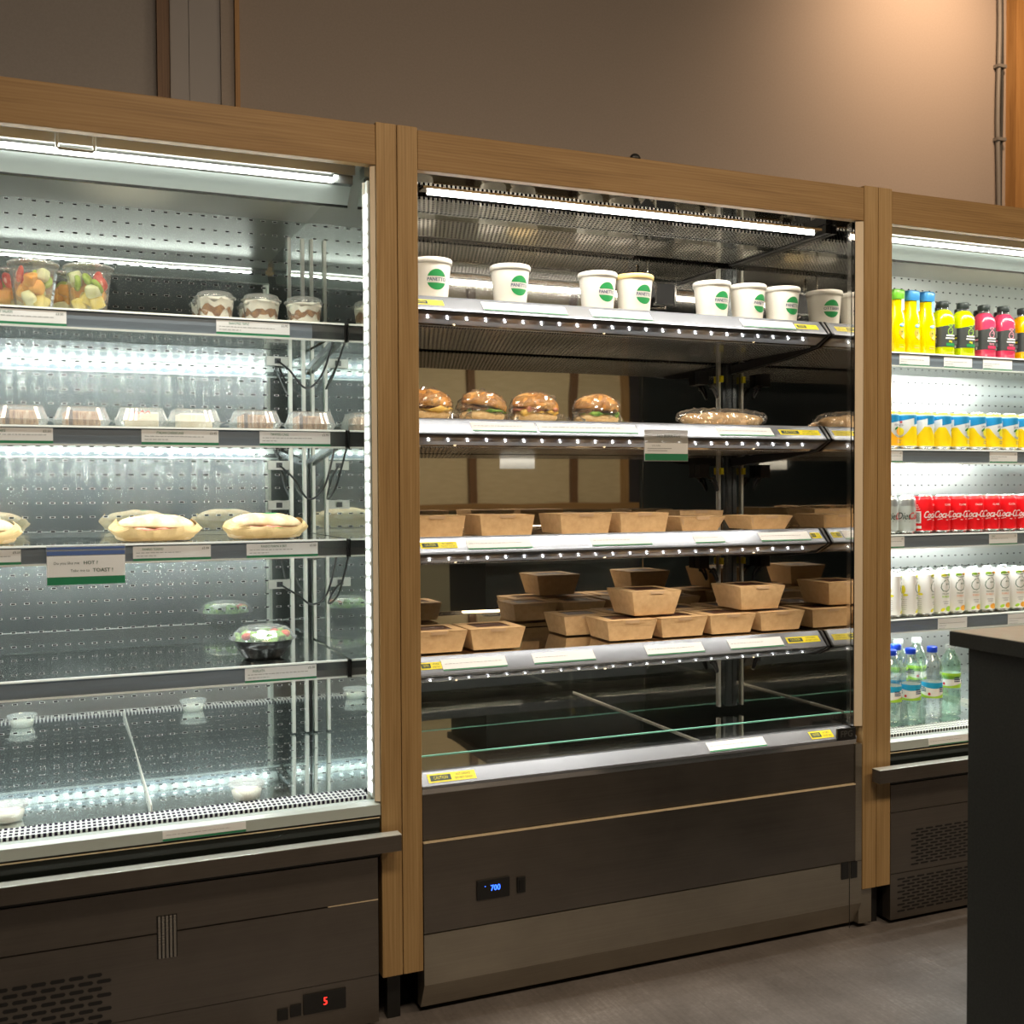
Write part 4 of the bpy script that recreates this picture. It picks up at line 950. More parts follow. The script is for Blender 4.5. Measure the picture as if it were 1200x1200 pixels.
TR = make_box(0.142, 0.14, 0.037, 0.78, 'x', gA, True, True)
spread(TR, [(1.590, 0.265, zA, 0.0, 'shallow cardboard tray with folded corners next to the upright boxes'), (1.812, 0.265, zA, 0.0, 'shallow cardboard tray with folded corners nearest the side wall')])
# behind trays a second row
A2 = make_box(0.147, 0.135, 0.050, 0.90, 'x', gA)
spread(A2, [(1.70, 0.44, zA, 0.0, 'cardboard box standing behind the shallow trays')])
zB = FH[3] + 0.0005 - 0.003
B = make_box(0.147, 0.135, 0.052, 0.84, 'x', gB)
spread(B, [(0.842, 0.26, zB, 0.0, 'low cardboard box cut off by the post on the lower box shelf'), (0.996, 0.26, zB, 0.0, 'low cardboard box standing apart beside the empty stretch of shelf'),
           (1.318, 0.405, zB, 0.0, 'cardboard box set back at the head of the stacked group'), (1.376, 0.262, zB, -0.03, 'bottom box at the near corner, under the first stacked box') ,
           (1.531, 0.262, zB, 0.02, 'bottom box between the two stacked boxes'), (1.686, 0.262, zB, 0.0, 'bottom box under the second stacked box'), (1.850, 0.262, zB, -0.02, 'bottom box nearest the side wall of the lower box shelf')])
B2 = make_box(0.147, 0.135, 0.052, 0.84, 'x', gB)
spread(B2, [(1.470, 0.425, zB, 0.0, 'box behind the first stacked box on the lower box shelf'), (1.640, 0.425, zB, 0.0, 'box behind the second stacked box on the lower box shelf'), (1.810, 0.425, zB, 0.0, 'back box in the corner of the lower box shelf')])
Cb = make_box(0.150, 0.145, 0.064, 0.80, 'x', gB)
spread(Cb, [(1.453, 0.275, zB + 0.0605, 0.0, 'taller box stacked above the near corner of the group'), (1.786, 0.272, zB + 0.0605, 0.0, 'taller box stacked nearest the side wall')])

# ================================================================== CHILLED FOOD
def make_fruit(seed, label):
    t = empty('fruit_pot', (0, 0, 0), label, 'fruit pot', 'clear fruit salad pots')
    H = 0.098; rb, rt = 0.037, 0.049
    m = MB(); m.lathe([(0, 0.0015), (rb - 0.002, 0.0), (rb, 0.002), (rt, H), (rt + 0.003, H + 0.001)], CLEAR, 12, smooth=False); m.build('cup', t)
    m = MB(); m.lathe([(rt + 0.001, H - 0.003), (rt + 0.004, H - 0.002), (rt + 0.004, H + 0.003), (rt - 0.003, H + 0.006), (rt - 0.006, H + 0.004), (0, H + 0.004)], CLAM, 36); m.build('lid', t)
    rnd = random.Random(seed)
    pcs = [('pineapple_chunk', PINE, 0.006), ('pineapple_chunk', PINE, 0.010), ('white_melon_chunk', MELONW, 0.012), ('pineapple_chunk', PINE, 0.020), ('melon_chunk', MELON, 0.030), ('melon_chunk', MELON, 0.034), ('white_melon_chunk', MELONW, 0.034),
           ('melon_chunk', MELON, 0.040), ('kiwi_slice', KIWI, 0.052), ('strawberry_slice', STRAW, 0.055), ('melon_chunk', MELON, 0.050), ('kiwi_slice', KIWI, 0.060), ('strawberry_slice', STRAW, 0.066), ('white_melon_chunk', MELONW, 0.062), ('kiwi_slice', KIWI, 0.046), ('strawberry_slice', STRAW, 0.045)]
    for i, (nm, mt, z) in enumerate(pcs):
        a = i * 2.4 + seed; z += 0.012
        r = (rb + (rt - rb) * z / H) - 0.0185; m = MB(); x, y = r * math.sin(a) * (0.75 + 0.25 * rnd.random()), -r * math.cos(a)
        if i % 4 == 3: x *= 0.3; y *= 0.3
        R = (rnd.random() * 0.9 - 0.45, rnd.random() * 0.9 - 0.45, rnd.random() * 3)
        if nm == 'strawberry_slice':
            m.blob(0.0125, 0.0075, 0.019, (0, 0, 0), STRAW, 0.002, 60, 14, 8, seed=i); m.blob(0.007, 0.0083, 0.011, (0, 0, -0.001), STRAWIN, 0, 1, 12, 8)
        elif nm == 'kiwi_slice': m.lathe([(0, 0.005), (0.015, 0.005), (0.0175, 0.002), (0.0175, -0.002), (0.015, -0.005), (0, -0.005)], KIWI, 18); R = (R[0] + 1.2, R[1], R[2])
        else: m.blob(0.0155, 0.013, 0.0135, (0, 0, 0), mt, 0.003, 70, 14, 8, seed=i + seed, p=0.45)
        m.build(nm, t, (x, y, z), R)
    return t
z0 = FL[0] + 0.0005
for i, (x, y, r, l) in enumerate([(-0.044, 0.285, 0, 'clear fruit salad pot, front of the two and second from the cream pots'), (0.067, 0.285, 0.8, 'clear fruit salad pot nearest the cream pots'), (-0.1, 0.40, 2, 'fruit salad pot behind at the cut edge of the shelf'), (0.012, 0.395, 4, 'fruit salad pot standing behind, seen between the two front pots')]):
    p = make_fruit(i * 3 + 1, l); p.location = (x, y, z0); p.rotation_euler = (0, 0, r)
def make_trifle(label, seed):
    t = empty('dessert_pot', (0, 0, 0), label, 'dessert pot', 'clear pots of cream dessert')
    H = 0.050; rb, rt = 0.036, 0.043
    m = MB(); m.lathe([(0, 0.001), (rb, 0.0), (rt, H), (rt + 0.004, H + 0.001)], CLEAR, 12, smooth=False); m.build('cup', t)
    m = MB(); m.lathe([(rt + 0.001, H + 0.001), (rt + 0.0045, H + 0.002), (rt + 0.0045, H + 0.005), (rt - 0.001, H + 0.007), (rt - 0.004, H + 0.014), (rt - 0.008, H + 0.016), (0, H + 0.016)], CLEAR, 32); m.build('lid', t)
    rr = lambda z: rb + (rt - rb) * z / H - 0.0015
    wv = lambda a, k: 0.013 * noise.noise(Vector((math.cos(a) * 2.6 + seed * 5, math.sin(a) * 2.6, k * 1.7)))
    def layer(z0_, z1_, mat, nm, k0, k1, top=False):
        m = MB()
        def fn(u, v):
            a = 2 * PI * u; z = (z0_ + wv(a, k0) * (k0 > 0)) * (1 - v) + (z1_ + 1.6 * wv(a, k1)) * v; r = rr(z); return (r * math.cos(a), r * math.sin(a), z)
        m.surf(fn, 36, 3, mat)
        if top: m.blob(rr(z1_) * 0.99, rr(z1_) * 0.99, 0.009, (0, 0, z1_), mat, 0.006, 60, 28, 10, seed=seed)
        m.build(nm, t)
    layer(0.0015, 0.014, CREAM, 'cream_base', 0, 1); layer(0.014, 0.030, CARAMEL, 'caramel_layer', 1, 2); layer(0.030, 0.047, CREAM, 'cream_top', 2, 3, True)
    return t
for i, (x, y, l) in enumerate([(0.339, 0.30, 'cream dessert pot nearest the fruit pots'), (0.444, 0.30, 'middle cream dessert pot of the front three'), (0.545, 0.30, 'cream dessert pot next to the corner uprights'), (0.339, 0.405, 'cream dessert pot behind the first front one'), (0.450, 0.405, 'cream dessert pot behind the middle front one')]):
    p = make_trifle(l, i + 1); p.location = (x, y, z0); p.rotation_euler = (0, 0, i * 1.3)
def make_clam(label, cake, stripe, seed, pen=None):
    t = empty('cake_pack', (0, 0, 0), label, 'cake pack', 'clear packs of cake slices')
    a, b, H = 0.058, 0.05, 0.046
    def ribbed(m, z0_, z1_, a0, b0, a1, b1):
        n = 72; v = []
        for (z, aa, bb) in ((z0_, a0, b0), (z1_, a1, b1)):
            for k in range(n):
                th = 2 * PI * k / n; c_, s_ = math.cos(th), math.sin(th); q = (abs(c_) ** 8 + abs(s_) ** 8) ** (-1 / 8); rib = 1.0 if k % 2 else 0.975
                v.append((aa * c_ * q * rib, bb * s_ * q * rib, z))
        m.add(v, [(k, (k + 1) % n, n + (k + 1) % n, n + k) for k in range(n)], CLAM)
    m = MB(); ribbed(m, 0.0006, 0.014, a * 0.86, b * 0.86, a, b); m.box(-a * 0.84, a * 0.84, -b * 0.84, b * 0.84, 0.0004, 0.001, CLAM)
    m.build('tray', t)
    m = MB(); ribbed(m, 0.0155, H - 0.004, a * 0.97, b * 0.97, a * 0.80, b * 0.80)
    m.add([(x * a * 0.80 * 0.97, y * b * 0.80 * 0.97, H - 0.004 + e) for e in (0, 0.003) for x, y in ((-1, -1), (1, -1), (1, 1), (-1, 1))], [(4, 5, 6, 7), (0, 1, 5, 4), (1, 2, 6, 5), (2, 3, 7, 6), (3, 0, 4, 7)], CLAM)
    m.box(-a * 1.06, a * 1.06, -b * 1.06, b * 1.06, 0.0142, 0.0153, CLAM); lid = m.build('lid', t)
    if pen:
        q = MB(); put_line(q, flat(-b * 0.82, 0, 0.0), [(-0.018 + 0.004 * i, 0.034 + 0.003 * ((i * 7) % 3 - 1)) for i in range(10)], 0.0022, REDPEN); q.build('red_marker_note', lid)
    m = MB(); m.box(-0.036, 0.036, -0.036, 0.034, 0.0018, 0.034, cake)
    m.build('cake', t, bevel=0.003)
    if stripe: MB().box(-0.030, -0.022, -0.0375, 0.03, 0.002, 0.0375, CAKED).build('chocolate_bar', t, bevel=0.001)
    return t
z1 = FL[1] + 0.0005
CL = [(-0.078, 0.305, 0.12, CAKEB, True, None, 'clear pack of chocolate cake at the cut edge of the cake shelf'), (0.048, 0.305, 0.10, CAKEB, True, None, 'clear pack of chocolate cake, second from the cut edge'),
      (0.174, 0.300, -0.05, CAKEC, False, True, 'clear pack of cheesecake with red marker writing'), (0.288, 0.305, 0.05, CAKEC, False, None, 'clear pack of cheesecake, right of the one with red writing'),
      (0.427, 0.305, 0.0, CAKEB, True, None, 'clear cake pack above the price ticket nearest the corner, second from the corner'), (0.557, 0.305, -0.06, CAKEB, True, None, 'clear cake pack in the corner of the cake shelf')]
for i, (x, y, r, ck, st, pen, l) in enumerate(CL):
    p = make_clam(l, ck, st, i, pen); p.location = (x, y, z1); p.rotation_euler = (0, 0, r)
def make_panino(label, seed):
    t = empty('wrapped_sandwich', (0, 0, 0), label, 'sandwich', 'paper wrapped sandwiches')
    m = MB()
    def bread(zc, rz_, lo):
        def fn(u, v):
            a = 2 * PI * u; b = PI * (v - 0.5); d = Vector((math.cos(b) * math.cos(a), math.cos(b) * math.sin(a), math.sin(b)))
            q = Vector((math.copysign(abs(d.x) ** 0.75, d.x) * 0.088, math.copysign(abs(d.y) ** 0.8, d.y) * 0.047, d.z * rz_)); q += d * 0.004 * noise.noise(q * 24 + Vector((seed, 0, 0)))
            q.z = max(q.z, lo) + zc; return q
        return fn
    m.surf(bread(0.012, 0.018, -0.010), 36, 14, CIAB); m.build('bottom_bread', t)
    m = MB(); m.surf(bread(0.031, 0.029, -0.003), 40, 18, CIAB); m.build('top_bread', t, rot=(-0.05, 0.03, 0))
    m = MB(); m.blob(0.080, 0.048, 0.008, (0, -0.002, 0.027), HAM, 0.014, 50, 40, 8, seed=seed); m.build('ham', t)
    m = MB(); m.blob(0.076, 0.0485, 0.004, (0.004, -0.002, 0.0225), LETTUCE, 0.016, 60, 40, 8, seed=seed + 4); m.build('lettuce_leaf', t)
    m = MB()
    def pf(u, v):
        a = 2 * PI * u; ca, sa = math.cos(a), math.sin(a); R = (abs(ca) ** 3 + abs(sa) ** 3) ** (-1 / 3)
        e = abs(ca) ** 3; k = 0.74 + 0.30 * math.sin(min(1, v * 1.25) * PI / 2) - 0.22 * e * max(0, v - 0.55) / 0.45
        z = 0.0008 + v * (0.026 + 0.022 * e + 0.007 * noise.noise(Vector((ca * 3, sa * 3, seed))))
        q = Vector((ca * R * 0.099 * k, sa * R * 0.0535 * k, z)); q += Vector((ca, sa, 0.3)) * 0.008 * noise.noise(q * 48 + Vector((seed, 0, 0))); q.z = max(q.z, 0.0006); return q
    m.surf(pf, 40, 7, PAPER, False); m.build('paper_wrap', t)
    m = MB(); fnS = lambda u, w: (u + 0.01, w - 0.004, 0.0605 - 4.6 * (u * 0.35) ** 2 - 9 * w * w)
    put_poly(m, fnS, ell(0, 0, 0.020, 0.017, 20), LOGOG); m.build('round_sticker', t)
    return t
z2 = FL[2] + 0.0005
for i, (x, y, r, l) in enumerate([(-0.176, 0.33, 0.1, 'paper wrapped sandwich at the cut edge of the shelf'), (0.204, 0.325, 0.10, 'paper wrapped sandwich above the panino price ticket'), (0.452, 0.33, 0.16, 'paper wrapped sandwich in the corner of the shelf')]):
    p = make_panino(l, i * 7 + 2); p.location = (x, y, z2); p.rotation_euler = (0, 0, r)
def salad(loc):
    t = empty('salad_bowl', loc, 'black ribbed salad bowl with a clear lid on the lowest chilled shelf', 'salad bowl')
    m = MB(); n = 64
    m.lathe([(0, 0.0005), (0.040, 0.0), (0.048, 0.004), (0.062, 0.026)], BOWLB, n, rib=0.93, smooth=False); m.lathe([(0.062, 0.026), (0.067, 0.033), (0.069, 0.042), (0.073, 0.043), (0.073, 0.045), (0.066, 0.0445)], BOWLB, n); m.build('bowl', t)
    m = MB(); m.lathe([(0.070, 0.0455), (0.079, 0.046), (0.080, 0.049), (0.073, 0.051), (0.068, 0.062), (0.056, 0.072), (0.040, 0.076), (0.036, 0.074), (0, 0.074)], CLEAR, 40); m.build('lid', t)
    rnd = random.Random(4)
    for i in range(9):
        a = i * 0.7; r = 0.046; m = MB(); m.blob(0.022, 0.016, 0.010, (0, 0, 0), LETTUCE, 0.016, 60, 18, 10, seed=i, smooth=False); m.build('lettuce_leaf', t, (r * math.cos(a), r * math.sin(a), 0.047 + rnd.random() * 0.006), (rnd.random() - .5, rnd.random() - .5, a))
    for i, (x, y) in enumerate([(-0.018, -0.030), (0.006, -0.034), (-0.004, -0.008), (0.02, -0.016), (-0.03, -0.008)]):
        m = MB(); m.blob(0.017, 0.014, 0.011, (0, 0, 0), MOZZ, 0.003, 60, 16, 10, seed=i); m.build('cheese_ball', t, (x, y, 0.055))
    for i, (x, y) in enumerate([(0.046, -0.026), (-0.044, -0.034), (0.030, 0.02), (0.052, -0.006)]):
        m = MB(); m.blob(0.012, 0.012, 0.009, (0, 0, 0), TOMATO if i != 3 else MELON, 0.002, 60, 14, 8, seed=i); m.build('tomato_piece', t, (x, y, 0.056))
salad((0.446, 0.335, FL[3] + 0.0003))
def sauce(loc, label):
    t = empty('sauce_pot', loc, label, 'sauce pot', 'small lidded pots on the cabinet deck')
    m = MB(); m.lathe([(0, 0.0008), (0.029, 0.0), (0.036, 0.028)], CLAM, 28); m.build('cup', t)
    m = MB(); m.lathe([(0, 0.001), (0.0285, 0.001), (0.0325, 0.017), (0, 0.017)], CREAM, 28); m.build('sauce', t)
    m = MB(); m.lathe([(0.0365, 0.0275), (0.040, 0.028), (0.040, 0.033), (0.034, 0.034), (0.032, 0.0325), (0, 0.0325)], CLAM, 28); m.build('lid', t)
sauce((0.372, 0.135, 0.5055), 'small clear lidded pot on the deck near the grille, alone')
sauce((-0.108, 0.165, 0.5065), 'small clear lidded pot on the deck at the cut edge')

# ================================================================== DRINKS
CR, CH = 0.0325, 0.115
def can_shell(t, body, r, h):
    m = MB(); m.lathe([(0, 0.003), (r - 0.010, 0.003), (r - 0.007, 0.0), (r - 0.005, 0.001), (r - 0.0005, 0.008)], ALU, 28); m.lathe([(r - 0.0005, 0.008), (r, 0.010), (r, h - 0.015), (r - 0.0008, h - 0.012), (r - 0.005, h - 0.004)], body, 28); m.build('can_body', t)
    m = MB(); m.lathe([(r - 0.005, h - 0.004), (r - 0.0052, h), (r - 0.0068, h), (r - 0.0075, h - 0.003), (0, h - 0.003)], ALU, 28); m.box(-0.006, 0.006, -0.014, 0.004, h - 0.003, h - 0.0018, ALU); m.build('can_top', t)
def wavy(fn0, fn1, u0, u1, n=14):
    us = [u0 + (u1 - u0) * i / n for i in range(n + 1)]
    return [(u, fn0(u)) for u in us] + [(u, fn1(u)) for u in reversed(us)]
def strip(mb, fn, f0, f1, u0, u1, mat, n=16):
    v = []
    for i in range(n + 1):
        u = u0 + (u1 - u0) * i / n; v += [fn(u, f0(u)), fn(u, f1(u))]
    mb.add(v, [(2 * i, 2 * i + 2, 2 * i + 3, 2 * i + 1) for i in range(n)], mat, True)
def make_soda(fruit, base, label):
    t = empty('soda_can', (0, 0, 0), label, 'soda can', 'fruit soda cans on the second drinks shelf')
    can_shell(t, CANWH, CR, CH); m = MB(); f1, f2, f3 = cyl(CR, 0.0003), cyl(CR, 0.0006), cyl(CR, 0.0009); C2 = PI * CR
    for off in (-C2 / 2, C2 / 2):
        g1_ = lambda u, o=off: f1(u + o, 0) ; F1 = (lambda o: (lambda u, w: f1(u + o, w)))(off); F2 = (lambda o: (lambda u, w: f2(u + o, w)))(off); F3 = (lambda o: (lambda u, w: f3(u + o, w)))(off)
        W2 = C2 / 2
        strip(m, F1, lambda u: 0.0105, lambda u: 0.046 + 0.022 * min(1, (abs(u) / W2) ** 2 * 1.6) - 0.012 * (1 - min(1, (abs(u) / W2) * 1.3) ** 2), -W2, W2, base, 22)
        strip(m, F1, lambda u: 0.083 + 0.010 * (u / W2), lambda u: 0.1, -W2, W2, CANB, 16); strip(m, F1, lambda u: 0.1, lambda u: 0.104, -W2, W2, CANBL, 16)
        put_poly(m, F2, ell(0.004, 0.053, 0.0145, 0.0125, 20), fruit)
        put_poly(m, F3, ell(-0.010, 0.062, 0.0085, 0.0032, 14, rot=0.6), LEAF)
        put_poly(m, F2, [(0.010 + (0.0055 if k % 2 == 0 else 0.0024) * math.sin(k * PI / 5), 0.0815 + (0.0055 if k % 2 == 0 else 0.0024) * math.cos(k * PI / 5)) for k in range(10)], STAR)
        put_text(m, 'LIMONATA' if fruit is FRUITY else 'ARANCIATA', F2, 0, 0.0715, 0.0082, NAVY, sx=0.8)
        for k in range(2): put_rect(m, F2, -0.008, 0.012 - k * 0.003, 0.026 - k * 0.006, 0.0278 - k * 0.006, INKG, 4)
        strip(m, F2, lambda u: 0.0365 + 0.00012 * 0 + (u / 0.02) ** 2 * 0.004, lambda u: 0.0415 + (u / 0.02) ** 2 * 0.004, -0.016, 0.016, SILVERD, 10)
    m.build('printed_label', t); MB().lathe([(CR - 0.0004, CH - 0.0115), (CR - 0.0044, CH - 0.0042)], fruit if fruit is FRUITY else CANO, 28, c=(0, 0, 0.0003)).build('coloured_shoulder', t)
    return t
lem = make_soda(FRUITY, CANY, 'x'); org = make_soda(FRUITO, CANO, 'x')
zr = FR[1] + 0.0005
xs = [2.352, 2.4195, 2.487, 2.5545, 2.622, 2.6895, 2.757, 2.8245, 2.892]
rots = [1.7, 1.25, 1.0, 0.45, 0.42, 0.35, 0.38, 0.4, 0.4]
pl = [(x, 0.268 + (0.0 if i > 2 else 0.004), zr, r - PI / 2, 'yellow lemon soda can, %s from the orange can in the front row' % ORD[i]) for i, (x, r) in enumerate(zip(xs, rots))]
pl += [(2.486 + 0.068 * i, 0.339, zr, 0.3 + i, 'yellow lemon soda can, %s of those in the second row' % ORD[i]) for i in range(7)]
spread(lem, pl)
spread(org, [(2.284, 0.272, zr, -PI / 2 + 0.5, 'orange soda can beside the timber post')])
def make_cola(diet, label):
    t = empty('cola_can', (0, 0, 0), label, 'cola can', 'cola cans on the third drinks shelf')
    can_shell(t, SILVER if diet else COKER, CR, CH); m = MB(); f1, f2 = cyl(CR, 0.0003), cyl(CR, 0.0006)
    if diet:
        put_rect(m, f1, -0.040, 0.040, 0.012, 0.082, SILVERD, 16)
        put_text(m, 'Diet', f2, -0.017, 0.052, 0.030, INK, shear=0.25, sx=0.72, bold=0.0004); put_text(m, 'Coke', f2, 0.022, 0.052, 0.030, COKER, shear=0.25, sx=0.72, bold=0.0004)
        put_line(m, f2, [(-0.034, 0.036), (-0.015, 0.038), (0.0, 0.035)], 0.0014, INK)
    else:
        put_text(m, 'Coca-Cola', f2, 0.0, 0.055, 0.030, WHITEP, shear=0.28, sx=0.60, bold=0.0005)
        put_line(m, f2, [(-0.030, 0.040), (-0.018, 0.043), (0.0, 0.039), (0.018, 0.041)], 0.0018, WHITEP)
        put_text(m, 'CLASSIC', f2, 0.004, 0.085, 0.0075, WHITEP, sx=0.9)
        F = lambda u, w: f1(u - 0.062, w)
        put_rect(m, F, -0.013, 0.015, 0.030, 0.066, WHITEP, 6)
        for k in range(9): put_rect(m, lambda u, w: f2(u - 0.062, w), -0.010 + k * 0.0024, -0.010 + k * 0.0024 + 0.0012, 0.034, 0.062, INK, 1)
        for k in range(3): put_rect(m, F, -0.014, 0.012 - 0.003 * k, 0.072 + k * 0.006, 0.0735 + k * 0.006, WHITEP, 5)
        put_rect(m, F, -0.012, 0.016, 0.014, 0.022, WHITEP, 6)
    m.build('printed_label', t); return t
red = make_cola(False, 'x'); dk = make_cola(True, 'x')
zc = FR[2] + 0.0005
rx = [2.418, 2.484, 2.551, 2.619, 2.687, 2.755, 2.823, 2.891]; rr = [0.55, 0.0, -0.25, -0.3, -0.22, -0.28, -0.2, -0.2]
spread(red, [(x, 0.270, zc, r, 'red cola can, %s from the silver cans in the front row' % ORD[i]) for i, (x, r) in enumerate(zip(rx, rr))] + [(2.42 + 0.068 * i, 0.339, zc, i * 0.7, 'red cola can, %s of those in the second row' % ORD[i]) for i in range(7)])
spread(dk, [(2.280, 0.270, zc, 0.3, 'silver diet cola can half hidden by the timber post'), (2.348, 0.270, zc, -0.25, 'silver diet cola can touching the first red can'), (2.350, 0.339, zc, 1.0, 'silver diet cola can in the second row')])
SR, SH = 0.0285, 0.139
def face_logo(m, f, u, w, s, mat, wid):
    put_line(m, f, ell(u, w + 0.82 * s, 0.42 * s, 0.13 * s, 20), wid * 0.8, mat, True)
    put_line(m, f, [(u + 0.22 * s, w + 0.52 * s), (u - 0.12 * s, w + 0.44 * s), (u - 0.42 * s, w + 0.10 * s), (u - 0.46 * s, w - 0.22 * s), (u - 0.28 * s, w - 0.48 * s), (u + 0.04 * s, w - 0.54 * s), (u + 0.34 * s, w - 0.40 * s), (u + 0.46 * s, w - 0.08 * s), (u + 0.40 * s, w + 0.26 * s), (u + 0.24 * s, w + 0.44 * s)], wid, mat)
    for k in (0.04, 0.22): put_poly(m, f, ell(u + k * s, w + 0.10 * s, 0.045 * s, 0.09 * s, 10), mat)
def make_slim(fruitc, namec, leafc, label):
    t = empty('slim_can', (0, 0, 0), label, 'slim can', 'tall white cans on the fourth drinks shelf')
    can_shell(t, WHITEP, SR, SH); m = MB(); f1, f2 = cyl(SR, 0.0003), cyl(SR, 0.0006)
    strip(m, cyl(SR, 0.00012), lambda u: 0.0105, lambda u: SH - 0.0155, -PI * SR, PI * SR, WHITEP, 40)
    face_logo(m, f2, 0.0, 0.090, 0.034, DKGREEN, 0.0022)
    put_text(m, 'innocent', f2, 0.0, 0.065, 0.0085, DKGREEN, sx=0.85)
    put_text(m, 'BUBBLES', f2, 0.0, 0.0555, 0.0082, namec, sx=0.8, bold=0.0002)
    for k in range(2): put_rect(m, f2, -0.010 + 0.003 * k, 0.011 - 0.002 * k, 0.040 - 0.006 * k, 0.0415 - 0.006 * k, INKG, 3)
    put_poly(m, f1, ell(0.012, 0.0185, 0.0125, 0.0085, 18), fruitc); put_poly(m, f2, ell(-0.010, 0.0165, 0.0075, 0.0045, 14, rot=0.5), leafc)
    put_poly(m, f1, ell(-0.006, 0.1215, 0.010, 0.0045, 14), leafc); put_poly(m, f1, ell(0.014, 0.1225, 0.009, 0.0040, 14), fruitc)
    put_poly(m, f1, ell(-0.055, 0.082, 0.007, 0.013, 12), FRUITY if fruitc is not FRUITO else FRUITO); put_poly(m, f1, ell(-0.048, 0.066, 0.008, 0.0035, 12), leafc)
    for k in range(6): put_rect(m, f1, -0.066, -0.044, 0.022 + k * 0.006, 0.0228 + k * 0.006, INKG, 4)
    put_poly(m, f1, ell(0.04, 0.02, 0.012, 0.008, 16), leafc)
    m.build('printed_label', t); return t
lim = make_slim(LIME, LIME, FRUITY, 'x'); ora = make_slim(FRUITO, SALMON, LIME, 'x')
zs = FR[3] + 0.0005
lx = [2.296, 2.358, 2.421, 2.484]
spread(lim, [(x, 0.266, zs, (0.9, 0.7, 0.55, -0.1)[i], 'tall white can with lime print, %s from the timber post' % ORD[i]) for i, x in enumerate(lx)] + [(2.30 + 0.062 * i, 0.328, zs, i * 1.1, 'tall white can with lime print, %s of those in the second row' % ORD[i]) for i in range(3)])
ox = [2.546, 2.608, 2.670, 2.732, 2.795, 2.858]
spread(ora, [(x, 0.268, zs, (-0.15, -0.1, -0.25, -0.2, -0.2, -0.2)[i], 'tall white can with orange print, %s after the lime ones' % ORD[i]) for i, x in enumerate(ox)] + [(2.486 + 0.062 * i, 0.330, zs, i * 0.9 + 0.6, 'tall white can with orange print, %s of those in the second row' % ORD[i]) for i in range(6)])

def make_oj(cap, label):
    t = empty('juice_carafe', (0, 0, 0), label, 'juice bottle', 'orange juice carafes on the top drinks shelf')
    m = MB(); m.lathe([(0, 0.0005), (0.024, 0.0), (0.0268, 0.004), (0.0270, 0.085), (0.0245, 0.112), (0.0195, 0.135), (0.0185, 0.150), (0.0185, 0.166)], OJY, 32, sq=3.2); m.build('bottle', t)
    m = MB(); m.lathe([(0.0205, 0.158), (0.0225, 0.160), (0.0235, 0.184), (0.0215, 0.188), (0, 0.188)], cap, 32, sq=5); m.build('lid', t)
    m = MB(); m.box(0.006, 0.017, -0.0215, -0.0205, 0.128, 0.172, CANBL if cap is OJCAPB else WHITEP); m.build('seal_strip', t)
    m = MB(); f1, f2 = cyl(0.0278, 0.0006), cyl(0.0278, 0.0010)
    put_poly(m, f1, ell(0.004, 0.083, 0.0125, 0.0055, 16, rot=0.2), LBLUE); put_poly(m, f2, ell(0.004, 0.0835, 0.0095, 0.003, 14, rot=0.2), WHITEP); put_poly(m, f2, ell(0.006, 0.089, 0.005, 0.002, 12), LEAF)
    put_poly(m, f1, ell(0.002, 0.061, 0.0125, 0.0125, 20), FRUITO); put_poly(m, f2, [(-0.004, 0.048), (0.014, 0.064), (0.018, 0.046), (0.008, 0.041)], PINE); put_poly(m, f2, ell(0.0, 0.062, 0.003, 0.003, 10), LEAF)
    put_rect(m, f1, -0.012, 0.018, 0.0225, 0.0245, LIME, 4); put_rect(m, f1, -0.010, 0.016, 0.0165, 0.018, ORP, 4)
    m.build('printed_label', t); return t
zo = FR[0] + 0.0005
ojb = make_oj(OJCAPB, 'x'); ojg = make_oj(OJCAPG, 'x')
spread(ojb, [(2.358, 0.262, zo, 0.1, 'orange juice carafe with a blue lid beside the green-lidded one'), (2.416, 0.262, zo, 0.1, 'orange juice carafe with a blue lid beside the green smoothies')])
spread(ojg, [(2.300, 0.262, zo, 0.1, 'orange juice carafe with a green lid beside the timber post')])
